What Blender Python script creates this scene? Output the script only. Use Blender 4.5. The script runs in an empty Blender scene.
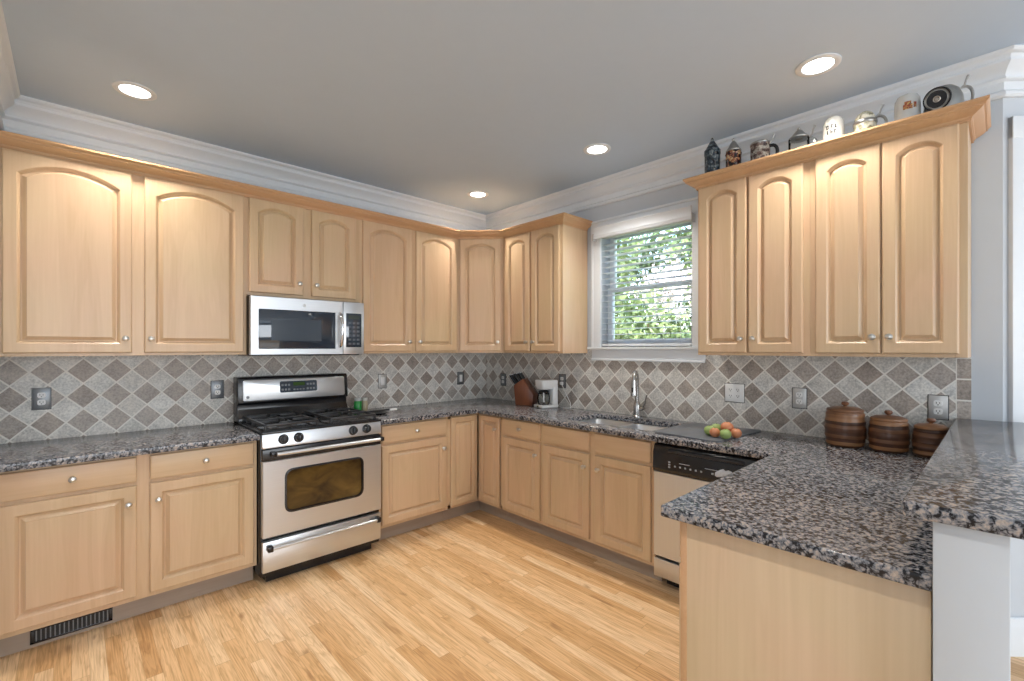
import bpy, bmesh, math, random
from mathutils import Vector, Matrix
random.seed(7)
SC = bpy.context.scene
COL = SC.collection
PI = math.pi
R = math.radians

# ------------------------------------------------------------------ camera
cam_d = bpy.data.cameras.new('camera')
cam = bpy.data.objects.new('camera', cam_d); COL.objects.link(cam)
cam_d.sensor_fit = 'HORIZONTAL'; cam_d.sensor_width = 36.0
cam_d.lens = 463.86 * 36.0 / 1024.0
cam_d.shift_y = 7.7 / 1024.0
cam_d.clip_start = 0.05; cam_d.clip_end = 200
cam.location = (-3.104, -3.654, 1.403)
cam.rotation_euler = (R(90), 0, R(46.512 - 90))
SC.camera = cam

# ------------------------------------------------------------------ world, sun, area lights, exposure
world = bpy.data.worlds.new('world'); SC.world = world; world.use_nodes = True
wn = world.node_tree.nodes; wl = world.node_tree.links; wn.clear()
w_out = wn.new('ShaderNodeOutputWorld'); w_bg = wn.new('ShaderNodeBackground'); w_sky = wn.new('ShaderNodeTexSky')
w_sky.sky_type = 'NISHITA'; w_sky.sun_disc = False; w_sky.sun_elevation = R(48); w_sky.sun_rotation = R(250)
w_sky.air_density = 1.0; w_sky.dust_density = 2.5
w_bg.inputs['Strength'].default_value = 1.6
wl.new(w_sky.outputs['Color'], w_bg.inputs['Color']); wl.new(w_bg.outputs['Background'], w_out.inputs['Surface'])

sun_d = bpy.data.lights.new('sun', 'SUN'); sun_d.energy = 4.0; sun_d.angle = R(1.0); sun_d.color = (1, .95, .86)
sun = bpy.data.objects.new('sun', sun_d); COL.objects.link(sun)
sun.rotation_euler = (R(8), R(-48), 0)      # shines towards +x, over the roof onto the trees

def area_light(name, loc, target, sx, sy, power, color=(1, 1, 1)):
    d = bpy.data.lights.new(name, 'AREA'); d.shape = 'RECTANGLE'; d.size = sx; d.size_y = sy
    d.energy = power; d.color = color
    o = bpy.data.objects.new(name, d); COL.objects.link(o); o.location = loc
    o.rotation_euler = (Vector(target) - Vector(loc)).to_track_quat('-Z', 'Z').to_euler()
    return o
# daylight from rear and bay windows; the side lamp is an added soft fill
area_light('daylight_rear_window', (-2.4, -7.85, 1.45), (-2.0, 0, 1.25), 4.2, 1.9, 132, (.88, .94, 1))
area_light('side_soft_fill', (-6.85, -4.6, 1.6), (0, -3.6, 1.2), 3.0, 1.7, 42, (.90, .95, 1))
area_light('daylight_bay_window', (.82, -5.4, 1.6), (-3, -5.0, 1.3), 1.3, 1.5, 12, (.88, .94, 1))

SC.view_settings.view_transform = 'Standard'; SC.view_settings.look = 'None'
SC.view_settings.gamma = 1.0; SC.view_settings.use_curve_mapping = False
SC.view_settings.exposure = 0.34

# ------------------------------------------------------------------ materials
class G:
    """small helper around a material node tree"""
    def __init__(s, name):
        s.m = bpy.data.materials.new(name); s.m.use_nodes = True
        s.t = s.m.node_tree; s.n = s.t.nodes; s.l = s.t.links
        s.b = s.n.get('Principled BSDF'); s._tc = None
    def new(s, typ, **k):
        n = s.n.new(typ)
        for a, v in k.items(): setattr(n, a, v)
        return n
    def put(s, sock, v):
        if isinstance(v, bpy.types.NodeSocket): s.l.new(v, sock)
        elif isinstance(v, (tuple, list)) and len(v) == 3 and len(sock.default_value) == 4: sock.default_value = (*v, 1)
        else: sock.default_value = v
    def obj(s):
        if not s._tc: s._tc = s.new('ShaderNodeTexCoord')
        return s._tc.outputs['Object']
    def geo(s): return s.new('ShaderNodeNewGeometry').outputs['Position']
    def math(s, op, a, b=0.0, c=0.0):
        n = s.new('ShaderNodeMath', operation=op); s.put(n.inputs[0], a); s.put(n.inputs[1], b)
        if len(n.inputs) > 2: s.put(n.inputs[2], c)
        return n.outputs[0]
    def sep(s, v):
        n = s.new('ShaderNodeSeparateXYZ'); s.put(n.inputs[0], v); return n.outputs
    def comb(s, x, y, z):
        n = s.new('ShaderNodeCombineXYZ')
        for i, v in enumerate((x, y, z)): s.put(n.inputs[i], v)
        return n.outputs[0]
    def scale(s, v, sc, off=(0, 0, 0)):
        n = s.new('ShaderNodeMapping'); s.put(n.inputs['Vector'], v)
        n.inputs['Scale'].default_value = sc; n.inputs['Location'].default_value = off
        return n.outputs[0]
    def noise(s, v, scale=5, detail=3, rough=.55, dist=0, color=False):
        n = s.new('ShaderNodeTexNoise'); s.put(n.inputs['Vector'], v)
        n.inputs['Scale'].default_value = scale; n.inputs['Detail'].default_value = detail
        n.inputs['Roughness'].default_value = rough; n.inputs['Distortion'].default_value = dist
        return n.outputs['Color' if color else 'Fac']
    def vor(s, v, scale=5, feature='F1', out='Distance'):
        n = s.new('ShaderNodeTexVoronoi', feature=feature); s.put(n.inputs['Vector'], v)
        n.inputs['Scale'].default_value = scale; return n.outputs[out]
    def white(s, v):
        n = s.new('ShaderNodeTexWhiteNoise', noise_dimensions='3D'); s.put(n.inputs['Vector'], v); return n.outputs['Value']
    def ramp(s, f, stops, interp='LINEAR'):
        n = s.new('ShaderNodeValToRGB'); s.put(n.inputs[0], f); e = n.color_ramp.elements
        n.color_ramp.interpolation = interp
        while len(e) < len(stops): e.new(.5)
        for i, (p, c) in enumerate(stops):
            e[i].position = p; e[i].color = (*c, 1) if len(c) == 3 else c
        return n.outputs[0]
    def mix(s, f, a, b, mode='MIX'):
        n = s.new('ShaderNodeMix', data_type='RGBA', blend_type=mode)
        s.put(n.inputs[0], f); s.put(n.inputs[6], a); s.put(n.inputs[7], b); return n.outputs[2]
    def bump(s, h, strength=.3, dist=.002):
        n = s.new('ShaderNodeBump'); s.put(n.inputs['Height'], h)
        n.inputs['Strength'].default_value = strength; n.inputs['Distance'].default_value = dist
        s.l.new(n.outputs[0], s.b.inputs['Normal'])
    def base(s, c=None, rough=None, metal=None, spec=None, coat=None):
        if c is not None: s.put(s.b.inputs['Base Color'], c)
        if rough is not None: s.put(s.b.inputs['Roughness'], rough)
        if metal is not None: s.put(s.b.inputs['Metallic'], metal)
        if spec is not None: s.put(s.b.inputs['Specular IOR Level'], spec)
        if coat is not None: s.put(s.b.inputs['Coat Weight'], coat)
        return s.m

def plain(name, c, rough=.5, metal=0, spec=.5, var=.06, nscale=14):
    """a plain finish with a faint procedural mottling"""
    g = G(name); f = g.noise(g.obj(), nscale, 2)
    lo = tuple(v * (1 - var) for v in c); hi = tuple(min(1, v * (1 + var)) for v in c)
    return g.base(g.mix(f, lo, hi), rough, metal, spec)

def wood(name, c_lo, c_hi, axis=2, rough=.34, fine=55, slow=1.6, streak=.5):
    g = G(name); sc = [9.0, 9.0, 9.0]; sc[axis] = slow * .55
    info = g.new('ShaderNodeObjectInfo')
    off = g.math('MULTIPLY', info.outputs['Random'], 37.0)
    va = g.new('ShaderNodeVectorMath', operation='ADD'); g.put(va.inputs[0], g.obj()); g.put(va.inputs[1], g.comb(off, off, off))
    v = va.outputs[0]
    n1 = g.noise(g.scale(v, sc), 1.0, 3, .5, .9)
    sf = [fine * 2.0] * 3; sf[axis] = fine * .06
    n2 = g.noise(g.scale(v, sf), 1.0, 2, .6)
    wv = g.math('SINE', g.math('MULTIPLY', n1, 42.0))
    f = g.math('ADD', g.math('MULTIPLY', n1, .55), g.math('MULTIPLY', wv, .05 * streak))
    f = g.math('ADD', f, g.math('MULTIPLY', n2, .42 * streak))
    c = g.ramp(f, [(.22, c_lo), (.72, c_hi)])
    if 'maple' in name:
        tone = g.noise(g.scale(v, (2.2, 2.2, 2.2)), 1.0, 2, .5)
        c = g.mix(1.0, c, g.ramp(tone, [(.32, (1.03, .98, .99)), (.68, (.99, 1.02, .98))]), 'MULTIPLY')
    g.bump(n2, .04, .001)
    return g.base(c, rough)

M = {}
M['maple'] = wood('maple_vertical', (.55, .375, .225), (.70, .515, .335), 2)
M['maple_h'] = wood('maple_horizontal', (.55, .375, .225), (.70, .515, .335), 0)
M['maple_panel'] = wood('maple_end_panel', (.57, .43, .275), (.70, .55, .375), 2, .4, 30, 1.2, .6)
M['molding'] = wood('maple_molding', (.50, .30, .155), (.66, .42, .235), 0, .36)
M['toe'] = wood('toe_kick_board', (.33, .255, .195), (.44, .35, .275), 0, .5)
M['nickel'] = plain('brushed_nickel', (.66, .64, .60), .28, 1)
M['wall'] = plain('wall_paint', (.55, .585, .625), .7, 0, .3, .015)
M['ceiling'] = plain('ceiling_paint', (.555, .655, .775), .8, 0, .2, .015)
M['trim'] = plain('white_trim_paint', (.74, .77, .80), .4, 0, .4, .015)
M['sash_white'] = plain('white_vinyl_sash', (.86, .87, .88), .35, 0, .5, .01)
M['white'] = plain('white_plastic', (.80, .80, .79), .35, 0, .5, .02)
M['black'] = plain('black_enamel', (.012, .012, .014), .22, 0, .5, .1)
M['black_matte'] = plain('black_cast_iron', (.030, .030, .032), .33, 0, .4, .2, 60)
M['black_glass'] = plain('black_glass', (.022, .034, .052), .05, 0, 1.0, .05)
M['chrome'] = plain('polished_steel', (.75, .75, .76), .12, 1)
M['pewter'] = plain('pewter', (.42, .41, .39), .33, 1, .5, .2, 40)
M['plate_grey'] = plain('grey_metal_plate', (.20, .21, .22), .35, .6, .5, .08)
M['plate_steel'] = plain('satin_steel_plate', (.56, .56, .55), .38, .5, .5, .05)
M['dark_gap'] = plain('dark_slot', (.015, .015, .015), .6)

def stainless(name, axis):
    g = G(name); sc = [260.0] * 3; sc[axis] = 2.0
    n = g.noise(g.scale(g.obj(), sc), 1, 2)
    c = g.mix(n, (.63, .65, .67), (.71, .73, .75))
    r = g.math('ADD', g.math('MULTIPLY', n, .12), .30)
    return g.base(c, r, .93)
M['steel'] = stainless('brushed_stainless_horizontal', 0)
M['steel_v'] = stainless('brushed_stainless_vertical', 2)
M['faucet_steel'] = plain('satin_faucet_steel', (.46, .45, .44), .24, 1)
M['sink_steel'] = stainless('sink_stainless', 1)

def granite():
    g = G('brown_grey_granite'); p = g.obj()
    wob = g.noise(p, 60, 3, .6, color=True)
    pv = g.mix(.030, p, wob, 'ADD')
    v1 = g.vor(pv, 72)                       # feldspar grains
    n1 = g.noise(p, 66, 4, .60, .8)
    n2 = g.noise(p, 150, 3, .6)
    n3 = g.noise(p, 16, 2, .5)
    f = g.math('ADD', g.math('MULTIPLY', v1, .42), g.math('MULTIPLY', n1, .95))
    f = g.math('ADD', f, g.math('MULTIPLY', n3, .12))
    c = g.ramp(f, [(.55, (.43, .365, .315)), (.64, (.33, .305, .295)), (.715, (.225, .23, .25)), (.78, (.115, .12, .135)), (.85, (.016, .016, .019))])
    grey = g.ramp(n2, [(.36, (.74, .77, .81)), (.62, (1.12, 1.11, 1.10))])
    c = g.mix(1.0, c, grey, 'MULTIPLY')
    return g.base(c, .15, 0, .45)
M['granite'] = granite()

def tile(name, hor, u0, z0, D=.1452, border=None):
    """tumbled stone tiles set on the diagonal; 'hor' is the wall's horizontal axis"""
    g = G(name); P = g.obj(); x = g.sep(P)
    u = x[hor]; z = x[2]
    p = g.math('DIVIDE', g.math('SUBTRACT', u, u0), D); q = g.math('DIVIDE', g.math('SUBTRACT', z, z0), D)
    s = g.math('ADD', p, q); t = g.math('SUBTRACT', p, q)
    si = g.math('ROUND', s); ti = g.math('ROUND', t)
    ms = g.math('ABSOLUTE', g.math('SUBTRACT', s, si)); mt = g.math('ABSOLUTE', g.math('SUBTRACT', t, ti))
    e = g.math('MAXIMUM', ms, mt)
    par = g.math('FLOORED_MODULO', g.math('ADD', si, ti), 2.0)     # 0 dark row, 1 light row
    if border is not None:
        inb = g.math('LESS_THAN', u, border)                       # square tiles down the end of the wall
        zz = g.math('DIVIDE', g.math('SUBTRACT', z, 1.2035), .1015); zi = g.math('ROUND', zz)
        eb = g.math('MAXIMUM', g.math('ABSOLUTE', g.math('SUBTRACT', zz, zi)),
                    g.math('SUBTRACT', .5, g.math('DIVIDE', g.math('SUBTRACT', border, u), .1)))
        e = g.math('ADD', g.math('MULTIPLY', e, g.math('SUBTRACT', 1.0, inb)), g.math('MULTIPLY', eb, inb))
        si = g.math('ADD', si, g.math('MULTIPLY', inb, g.math('ADD', zi, 31.0)))
        ti = g.math('MULTIPLY', ti, g.math('SUBTRACT', 1.0, inb))
        par = g.math('MULTIPLY', par, g.math('SUBTRACT', 1.0, inb))
    rnd = g.white(g.comb(si, ti, 3.0))
    rnd2 = g.white(g.comb(ti, si, 8.0))
    stone = g.noise(P, 95, 4, .65)
    cloud = g.noise(P, 14, 2, .5)
    dk = g.mix(rnd, (.315, .268, .236), (.420, .380, .350))
    lt = g.mix(rnd, (.57, .56, .53), (.69, .69, .67))
    c = g.mix(par, dk, lt)
    c = g.mix(g.math('MULTIPLY', rnd2, .30), c, (.52, .46, .40))
    c = g.mix(1.0, c, g.ramp(g.math('ADD', g.math('MULTIPLY', stone, .7), g.math('MULTIPLY', cloud, .3)), [(.36, (.66, .66, .66)), (.62, (1.26, 1.25, 1.23))]), 'MULTIPLY')
    gr = g.ramp(e, [(.456, (0, 0, 0)), (.470, (1, 1, 1))])
    c = g.mix(gr, c, (.80, .775, .72))
    h = g.math('SUBTRACT', g.math('MULTIPLY', stone, .25), g.math('MULTIPLY', gr, .8))
    g.bump(h, .5, .002)
    return g.base(c, g.math('ADD', .42, g.math('MULTIPLY', gr, .35)), 0, .4)
M['tile_a'] = tile('diagonal_stone_tile_rear_wall', 0, -3.201, 1.272)
M['tile_b'] = tile('diagonal_stone_tile_window_wall', 1, -2.725, 1.266, .1452, -3.504)

def floor_mat():
    g = G('oak_strip_floor'); P = g.obj(); x = g.sep(P)
    W = .0575
    r = g.math('DIVIDE', x[0], W); ri = g.math('FLOOR', r)
    ro = g.white(g.comb(ri, 1.0, 5.0))
    ln = g.math('ADD', .50, g.math('MULTIPLY', g.white(g.comb(ri, 4.0, 9.0)), .60))
    y = g.math('ADD', g.math('DIVIDE', x[1], ln), g.math('MULTIPLY', ro, 7.0)); yi = g.math('FLOOR', y)
    fx = g.math('SUBTRACT', r, ri); fy = g.math('SUBTRACT', y, yi)
    gx = g.math('LESS_THAN', g.math('MINIMUM', fx, g.math('SUBTRACT', 1.0, fx)), .009)
    gy = g.math('LESS_THAN', g.math('MINIMUM', fy, g.math('SUBTRACT', 1.0, fy)), .0012)
    gap = g.math('MAXIMUM', gx, gy)
    rnd = g.white(g.comb(ri, yi, 2.0)); rnd2 = g.white(g.comb(yi, ri, 7.0))
    off = g.comb(g.math('MULTIPLY', rnd, 23.0), g.math('MULTIPLY', rnd2, 31.0), rnd)
    va = g.new('ShaderNodeVectorMath', operation='ADD'); g.put(va.inputs[0], P); g.put(va.inputs[1], off)
    v = va.outputs[0]
    n1 = g.noise(g.scale(v, (14, 1.1, 1)), 1.0, 3, .55, .8)
    rings = g.math('FRACT', g.math('MULTIPLY', n1, 9.0))
    n2 = g.noise(g.scale(v, (170, 5, 1)), 1.0, 3, .6)
    kn = g.noise(g.scale(v, (16, 5, 1)), 1.0, 2, .5)
    c = g.ramp(rnd, [(0, (.54, .295, .12)), (.14, (.66, .40, .19)), (.45, (.74, .48, .25)), (.8, (.80, .55, .315)), (1, (.85, .63, .395))])
    c = g.mix(1.0, c, g.ramp(rings, [(0, (.86, .81, .74)), (.3, (1.0, 1.0, 1.0)), (.85, (1.05, 1.05, 1.05)), (1, (.88, .84, .78))]), 'MULTIPLY')
    c = g.mix(1.0, c, g.ramp(n2, [(.34, (.78, .72, .64)), (.56, (1.04, 1.04, 1.04))]), 'MULTIPLY')
    c = g.mix(g.math('MULTIPLY', g.ramp(kn, [(.66, (0, 0, 0)), (.76, (1, 1, 1))]), .6), c, (.30, .13, .045))
    c = g.mix(g.math('MULTIPLY', gap, .55), c, (.26, .13, .05))
    g.bump(g.math('SUBTRACT', g.math('MULTIPLY', n2, .1), gap), .15, .001)
    return g.base(c, g.math('ADD', .24, g.math('MULTIPLY', n2, .12)), 0, .5)
M['floor'] = floor_mat()

def glass(name, tint=(1, 1, 1), ior=1.45, rough=.0):
    g = G(name); g.n.remove(g.b)
    tr = g.new('ShaderNodeBsdfTransparent'); tr.inputs[0].default_value = (*tint, 1)
    gl = g.new('ShaderNodeBsdfGlossy'); gl.inputs['Roughness'].default_value = rough
    fr = g.new('ShaderNodeFresnel'); fr.inputs[0].default_value = ior
    mx = g.new('ShaderNodeMixShader')
    g.l.new(fr.outputs[0], mx.inputs[0])
    g.l.new(tr.outputs[0], mx.inputs[1]); g.l.new(gl.outputs[0], mx.inputs[2])
    g.l.new(mx.outputs[0], g.n.get('Material Output').inputs['Surface'])
    return g.m
M['glass'] = glass('window_glass', (.97, .98, .98))
M['clear_glass'] = glass('clear_glass', (.96, .97, .96), 1.22)

def vinyl():
    g = G('white_blind_vinyl'); g.base((.85, .86, .87), .45)
    t = g.new('ShaderNodeBsdfTranslucent'); t.inputs[0].default_value = (.9, .92, .94, 1)
    mx = g.new('ShaderNodeMixShader'); mx.inputs[0].default_value = .6
    g.l.new(g.b.outputs[0], mx.inputs[1]); g.l.new(t.outputs[0], mx.inputs[2])
    g.l.new(mx.outputs[0], g.n.get('Material Output').inputs['Surface']); return g.m
M['slat'] = vinyl()

def emis(name, c, s):
    g = G(name); g.n.remove(g.b)
    e = g.new('ShaderNodeEmission'); e.inputs[0].default_value = (*c, 1); e.inputs[1].default_value = s
    g.l.new(e.outputs[0], g.n.get('Material Output').inputs['Surface']); return g.m
M['bulb'] = emis('lamp_diffuser', (1, .97, .92), 9)
M['display'] = emis('green_display', (.25, .45, .14), .10)

def oven_glass():
    g = G('tinted_oven_window'); f = g.noise(g.scale(g.obj(), (5, 5, 9)), 1, 3, .6, .6)
    c = g.ramp(f, [(.3, (.030, .018, .008)), (.5, (.085, .05, .014)), (.7, (.14, .085, .022))])
    return g.base(c, .12, 0, .6)
M['oven_glass'] = oven_glass()

def banded(name, cols, scale, rough=.35):
    """acacia rings: stacked bands along z"""
    g = G(name); P = g.obj(); x = g.sep(P)
    n = g.noise(g.scale(P, (4, 4, 60)), 1, 2, .5)
    zz = g.math('ADD', g.math('MULTIPLY', x[2], scale), g.math('MULTIPLY', g.noise(P, 6, 2), .8))
    zi = g.math('FLOOR', zz); r = g.white(g.comb(zi, 2.0, 7.0))
    f = g.math('ADD', g.math('MULTIPLY', r, .75), g.math('MULTIPLY', n, .25))
    return g.base(g.ramp(f, cols), rough)
M['acacia'] = banded('banded_acacia', [(.1, (.055, .022, .012)), (.4, (.13, .055, .028)), (.65, (.24, .11, .05)), (.9, (.42, .21, .09))], 58)
M['acacia_knob'] = plain('acacia_knob', (.19, .085, .045), .35, 0, .5, .2, 40)
M['block'] = wood('cherry_block', (.15, .045, .02), (.30, .10, .04), 2, .35)
M['slate'] = plain('slate_grey_glass', (.12, .128, .142), .34, 0, .5, .12, 60)
M['tomato_orange'] = plain('orange_tomato_skin', (.56, .215, .10), .36, 0, .5, .25, 18)
M['tomato_green'] = plain('green_tomato_skin', (.30, .40, .13), .36, 0, .5, .25, 18)
M['green_label'] = plain('green_jar', (.02, .26, .05), .3, 0, .5, .2, 30)
M['amber_label'] = plain('pale_jar', (.42, .36, .24), .3, 0, .5, .2, 60)

def painted(name, cols, scale, rough=.25):
    g = G(name); P = g.obj()
    n = g.noise(P, scale, 2, .6, .8); v = g.vor(P, scale * 1.3, out='Color')
    f = g.math('ADD', g.math('MULTIPLY', n, .7), g.math('MULTIPLY', g.sep(v)[0], .3))
    return g.base(g.ramp(f, cols, 'LINEAR'), rough)
M['st_blue'] = painted('blue_black_relief', [(.36, (.008, .010, .014)), (.50, (.025, .04, .055)), (.60, (.07, .10, .12)), (.70, (.22, .24, .24))], 55)
M['st_red'] = painted('painted_scene_on_black', [(.40, (.010, .006, .006)), (.52, (.06, .012, .012)), (.60, (.30, .10, .04)), (.70, (.55, .42, .22))], 40)
M['st_brown'] = painted('brown_stoneware_scene', [(.36, (.05, .03, .025)), (.50, (.20, .14, .12)), (.60, (.30, .30, .26)), (.70, (.50, .46, .40))], 45)
M['st_white'] = plain('white_stoneware', (.62, .61, .57), .25, 0, .5, .06, 40)
M['st_cream'] = painted('cream_relief', [(.36, (.20, .19, .12)), (.48, (.46, .44, .32)), (.65, (.66, .64, .54))], 45)
M['st_grey'] = plain('grey_stoneware', (.50, .51, .50), .22, 0, .5, .06, 40)
M['letter'] = plain('black_lettering', (.02, .02, .02), .4)
M['emblem'] = painted('red_gold_emblem', [(.35, (.25, .05, .03)), (.5, (.42, .20, .07)), (.6, (.10, .02, .03)), (.7, (.55, .36, .12))], 70)
M['grass'] = plain('lawn', (.12, .24, .05), .9, 0, .2, .5, 6)
M['bark'] = plain('bark', (.10, .07, .045), .9, 0, .2, .4, 20)
def leaf_mat(name, a, b):
    g = G(name)
    f = g.noise(g.obj(), 3.0, 3)
    g.base(g.mix(f, a, b), .5, 0, .3)
    g.b.inputs['Transmission Weight'].default_value = 0
    return g.m
M['leaf'] = leaf_mat('green_leaves', (.05, .09, .028), (.20, .26, .10))
M['leaf_pink'] = leaf_mat('pale_patch_leaves', (.62, .50, .52), (.80, .74, .72))  # pale colour stands in for the bright white patch outside
M['leaf_dark'] = leaf_mat('dark_leaves', (.03, .06, .024), (.10, .15, .06))

# ------------------------------------------------------------------ geometry helpers
class MB:
    def __init__(s): s.bm = bmesh.new()
    def _merge(s, b, mi=0, mat=None):
        if mat is not None: bmesh.ops.transform(b, matrix=mat, verts=b.verts)
        for f in b.faces: f.material_index = mi
        me = bpy.data.meshes.new('tmp'); b.to_mesh(me); b.free(); s.bm.from_mesh(me); bpy.data.meshes.remove(me)
    def box(s, x0, x1, y0, y1, z0, z1, bev=0, mi=0, seg=2, mat=None):
        b = bmesh.new(); bmesh.ops.create_cube(b, size=1)
        for v in b.verts:
            v.co = Vector(((x0 + x1) / 2 + v.co.x * abs(x1 - x0), (y0 + y1) / 2 + v.co.y * abs(y1 - y0), (z0 + z1) / 2 + v.co.z * abs(z1 - z0)))
        if bev: bmesh.ops.bevel(b, geom=list(b.edges), offset=bev, segments=seg, affect='EDGES', profile=.5)
        s._merge(b, mi, mat); return s
    def prism(s, pts, axis, a, c, mi=0, bev=0, mat=None):
        """pts: 2D outline in the plane normal to 'axis' (0: y,z  1: x,z  2: x,y)"""
        b = bmesh.new()
        def P(p, h): return [(h, p[0], p[1]), (p[0], h, p[1]), (p[0], p[1], h)][axis]
        lo = [b.verts.new(P(p, a)) for p in pts]; hi = [b.verts.new(P(p, c)) for p in pts]
        b.faces.new(lo); b.faces.new(hi[::-1]); n = len(pts)
        for i in range(n): b.faces.new((lo[i], hi[i], hi[(i + 1) % n], lo[(i + 1) % n])[::-1])
        bmesh.ops.recalc_face_normals(b, faces=b.faces)
        if bev: bmesh.ops.bevel(b, geom=list(b.edges), offset=bev, segments=2, affect='EDGES', profile=.5)
        s._merge(b, mi, mat); return s
    def lathe(s, prof, c=(0, 0, 0), axis='z', seg=24, mi=0, mat=None):
        """prof: [(radius, height)] along the axis"""
        b = bmesh.new(); rings = []
        for r, h in prof:
            if r < 1e-6: rings.append([b.verts.new((0, 0, h))])
            else: rings.append([b.verts.new((r * math.cos(2 * PI * k / seg), r * math.sin(2 * PI * k / seg), h)) for k in range(seg)])
        for A, B in zip(rings, rings[1:]):
            for k in range(seg):
                k2 = (k + 1) % seg
                q = [A[k % len(A)], A[k2 % len(A)], B[k2 % len(B)], B[k % len(B)]]
                q = list(dict.fromkeys(q))
                if len(q) > 2: b.faces.new(q)
        for rg, fl in ((rings[0], 1), (rings[-1], 0)):
            if len(rg) > 2: b.faces.new(rg[::-1] if fl else rg)
        bmesh.ops.recalc_face_normals(b, faces=b.faces)
        rot = {'z': Matrix(), 'y': Matrix.Rotation(R(90), 4, 'X'), 'x': Matrix.Rotation(R(90), 4, 'Y'), '-x': Matrix.Rotation(R(-90), 4, 'Y')}[axis]
        m = Matrix.Translation(c) @ rot
        s._merge(b, mi, (mat @ m) if mat is not None else m); return s
    def tube(s, path, r, seg=10, mi=0, mat=None, caps=True):
        b = bmesh.new(); P = [Vector(p) for p in path]; n = len(P); rings = []
        rr = r if isinstance(r, (list, tuple)) else [r] * n
        up = None
        for i in range(n):
            t = (P[min(i + 1, n - 1)] - P[max(i - 1, 0)]).normalized()
            if up is None: up = Vector((0, 0, 1)) if abs(t.z) < .9 else Vector((1, 0, 0))
            a = t.cross(up).normalized(); up = a.cross(t).normalized()
            rings.append([b.verts.new(P[i] + (a * math.cos(2 * PI * k / seg) + up * math.sin(2 * PI * k / seg)) * rr[i]) for k in range(seg)])
        for A, B in zip(rings, rings[1:]):
            for k in range(seg): b.faces.new((A[k], A[(k + 1) % seg], B[(k + 1) % seg], B[k]))
        if caps: b.faces.new(rings[0][::-1]); b.faces.new(rings[-1])
        bmesh.ops.recalc_face_normals(b, faces=b.faces)
        s._merge(b, mi, mat); return s
    def loops(s, loops, cap0=True, cap1=True, mi=0, mat=None):
        b = bmesh.new(); V = [[b.verts.new(p) for p in L] for L in loops]; n = len(V[0])
        for A, B in zip(V, V[1:]):
            for k in range(n): b.faces.new((A[k], A[(k + 1) % n], B[(k + 1) % n], B[k]))
        if cap0: b.faces.new(V[0][::-1])
        if cap1: b.faces.new(V[-1])
        bmesh.ops.recalc_face_normals(b, faces=b.faces)
        s._merge(b, mi, mat); return s
    def build(s, name, mats, parent=None, angle=35, loc=None):
        me = bpy.data.meshes.new(name); s.bm.to_mesh(me); s.bm.free()
        if not isinstance(mats, (list, tuple)): mats = [mats]
        for m in mats: me.materials.append(M[m] if isinstance(m, str) else m)
        me.shade_smooth(); me.set_sharp_from_angle(angle=R(angle))
        o = bpy.data.objects.new(name, me); COL.objects.link(o)
        if loc is not None: o.location = loc
        if parent is not None: o.parent = parent
        return o

def thing(name, label, cat, loc=(0, 0, 0), rz=0, group=None):
    o = bpy.data.objects.new(name, None); COL.objects.link(o); o.empty_display_size = .05
    o.location = loc; o.rotation_euler = (0, 0, rz)
    return tag(o, label, cat, group)
def tag(o, label, cat, group=None):
    o['label'] = label; o['category'] = cat
    if group: o['group'] = group
    return o
def struct(o, label=None):
    o['kind'] = 'structure'
    if label: o['label'] = label
    return o

def sweep(path, prof, side=-1):
    """sweep a closed profile [(offset to the right of the path, z)] along 2D points with mitred corners"""
    P = [Vector(p) for p in path]; n = len(P); rings = []
    for i in range(n):
        def nrm(a, b):
            d = (b - a).normalized(); return Vector((d.y, -d.x))
        if i == 0: m = nrm(P[0], P[1])
        elif i == n - 1: m = nrm(P[-2], P[-1])
        else:
            a = nrm(P[i - 1], P[i]); b = nrm(P[i], P[i + 1]); m = (a + b); m = m / (m.dot(a))
        rings.append([(P[i].x + m.x * o, P[i].y + m.y * o, z) for o, z in prof])
    mb = MB(); mb.loops(rings); return mb

WALL_ROT = R(-90)      # local frame of a unit on the window wall: local -y faces the room (-x)

# ------------------------------------------------------------------ the room
CH = 2.745
XL = -3.385
mb = MB(); mb.box(-7.1, 1.3, -8.1, .2, -.08, 0); struct(mb.build('floor', 'floor'))
mb = MB(); mb.box(-7.1, 1.3, -8.1, .2, CH, CH + .12); struct(mb.build('ceiling', 'ceiling'))
mb = MB(); mb.box(XL - .12, .14, 0, .14, 0, CH); struct(mb.build('wall_rear', 'wall'))
WY0, WY1, WZ0, WZ1 = -1.437, -2.195, 1.410, 2.335         # window opening
mb = MB()
mb.box(0, .14, WY0, 0, 0, CH); mb.box(0, .14, -3.66, WY1, 0, CH)
mb.box(0, .14, WY1, WY0, 0, WZ0); mb.box(0, .14, WY1, WY0, WZ1, CH)
struct(mb.build('wall_right', 'wall'))
mb = MB(); mb.box(XL - .12, XL, -1.6, 0, 0, CH); struct(mb.build('wall_left', 'wall'))
mb = MB(); mb.box(-7, XL - .12, -1.6, -1.48, 0, CH); struct(mb.build('wall_family_room', 'wall'))
mb = MB(); mb.box(-7.1, -7, -8, -1.5, 0, CH); struct(mb.build('wall_far_left', 'wall'))
mb = MB(); mb.box(-7, 1.2, -8.1, -8, 0, CH); struct(mb.build('wall_behind', 'wall'))
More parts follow.
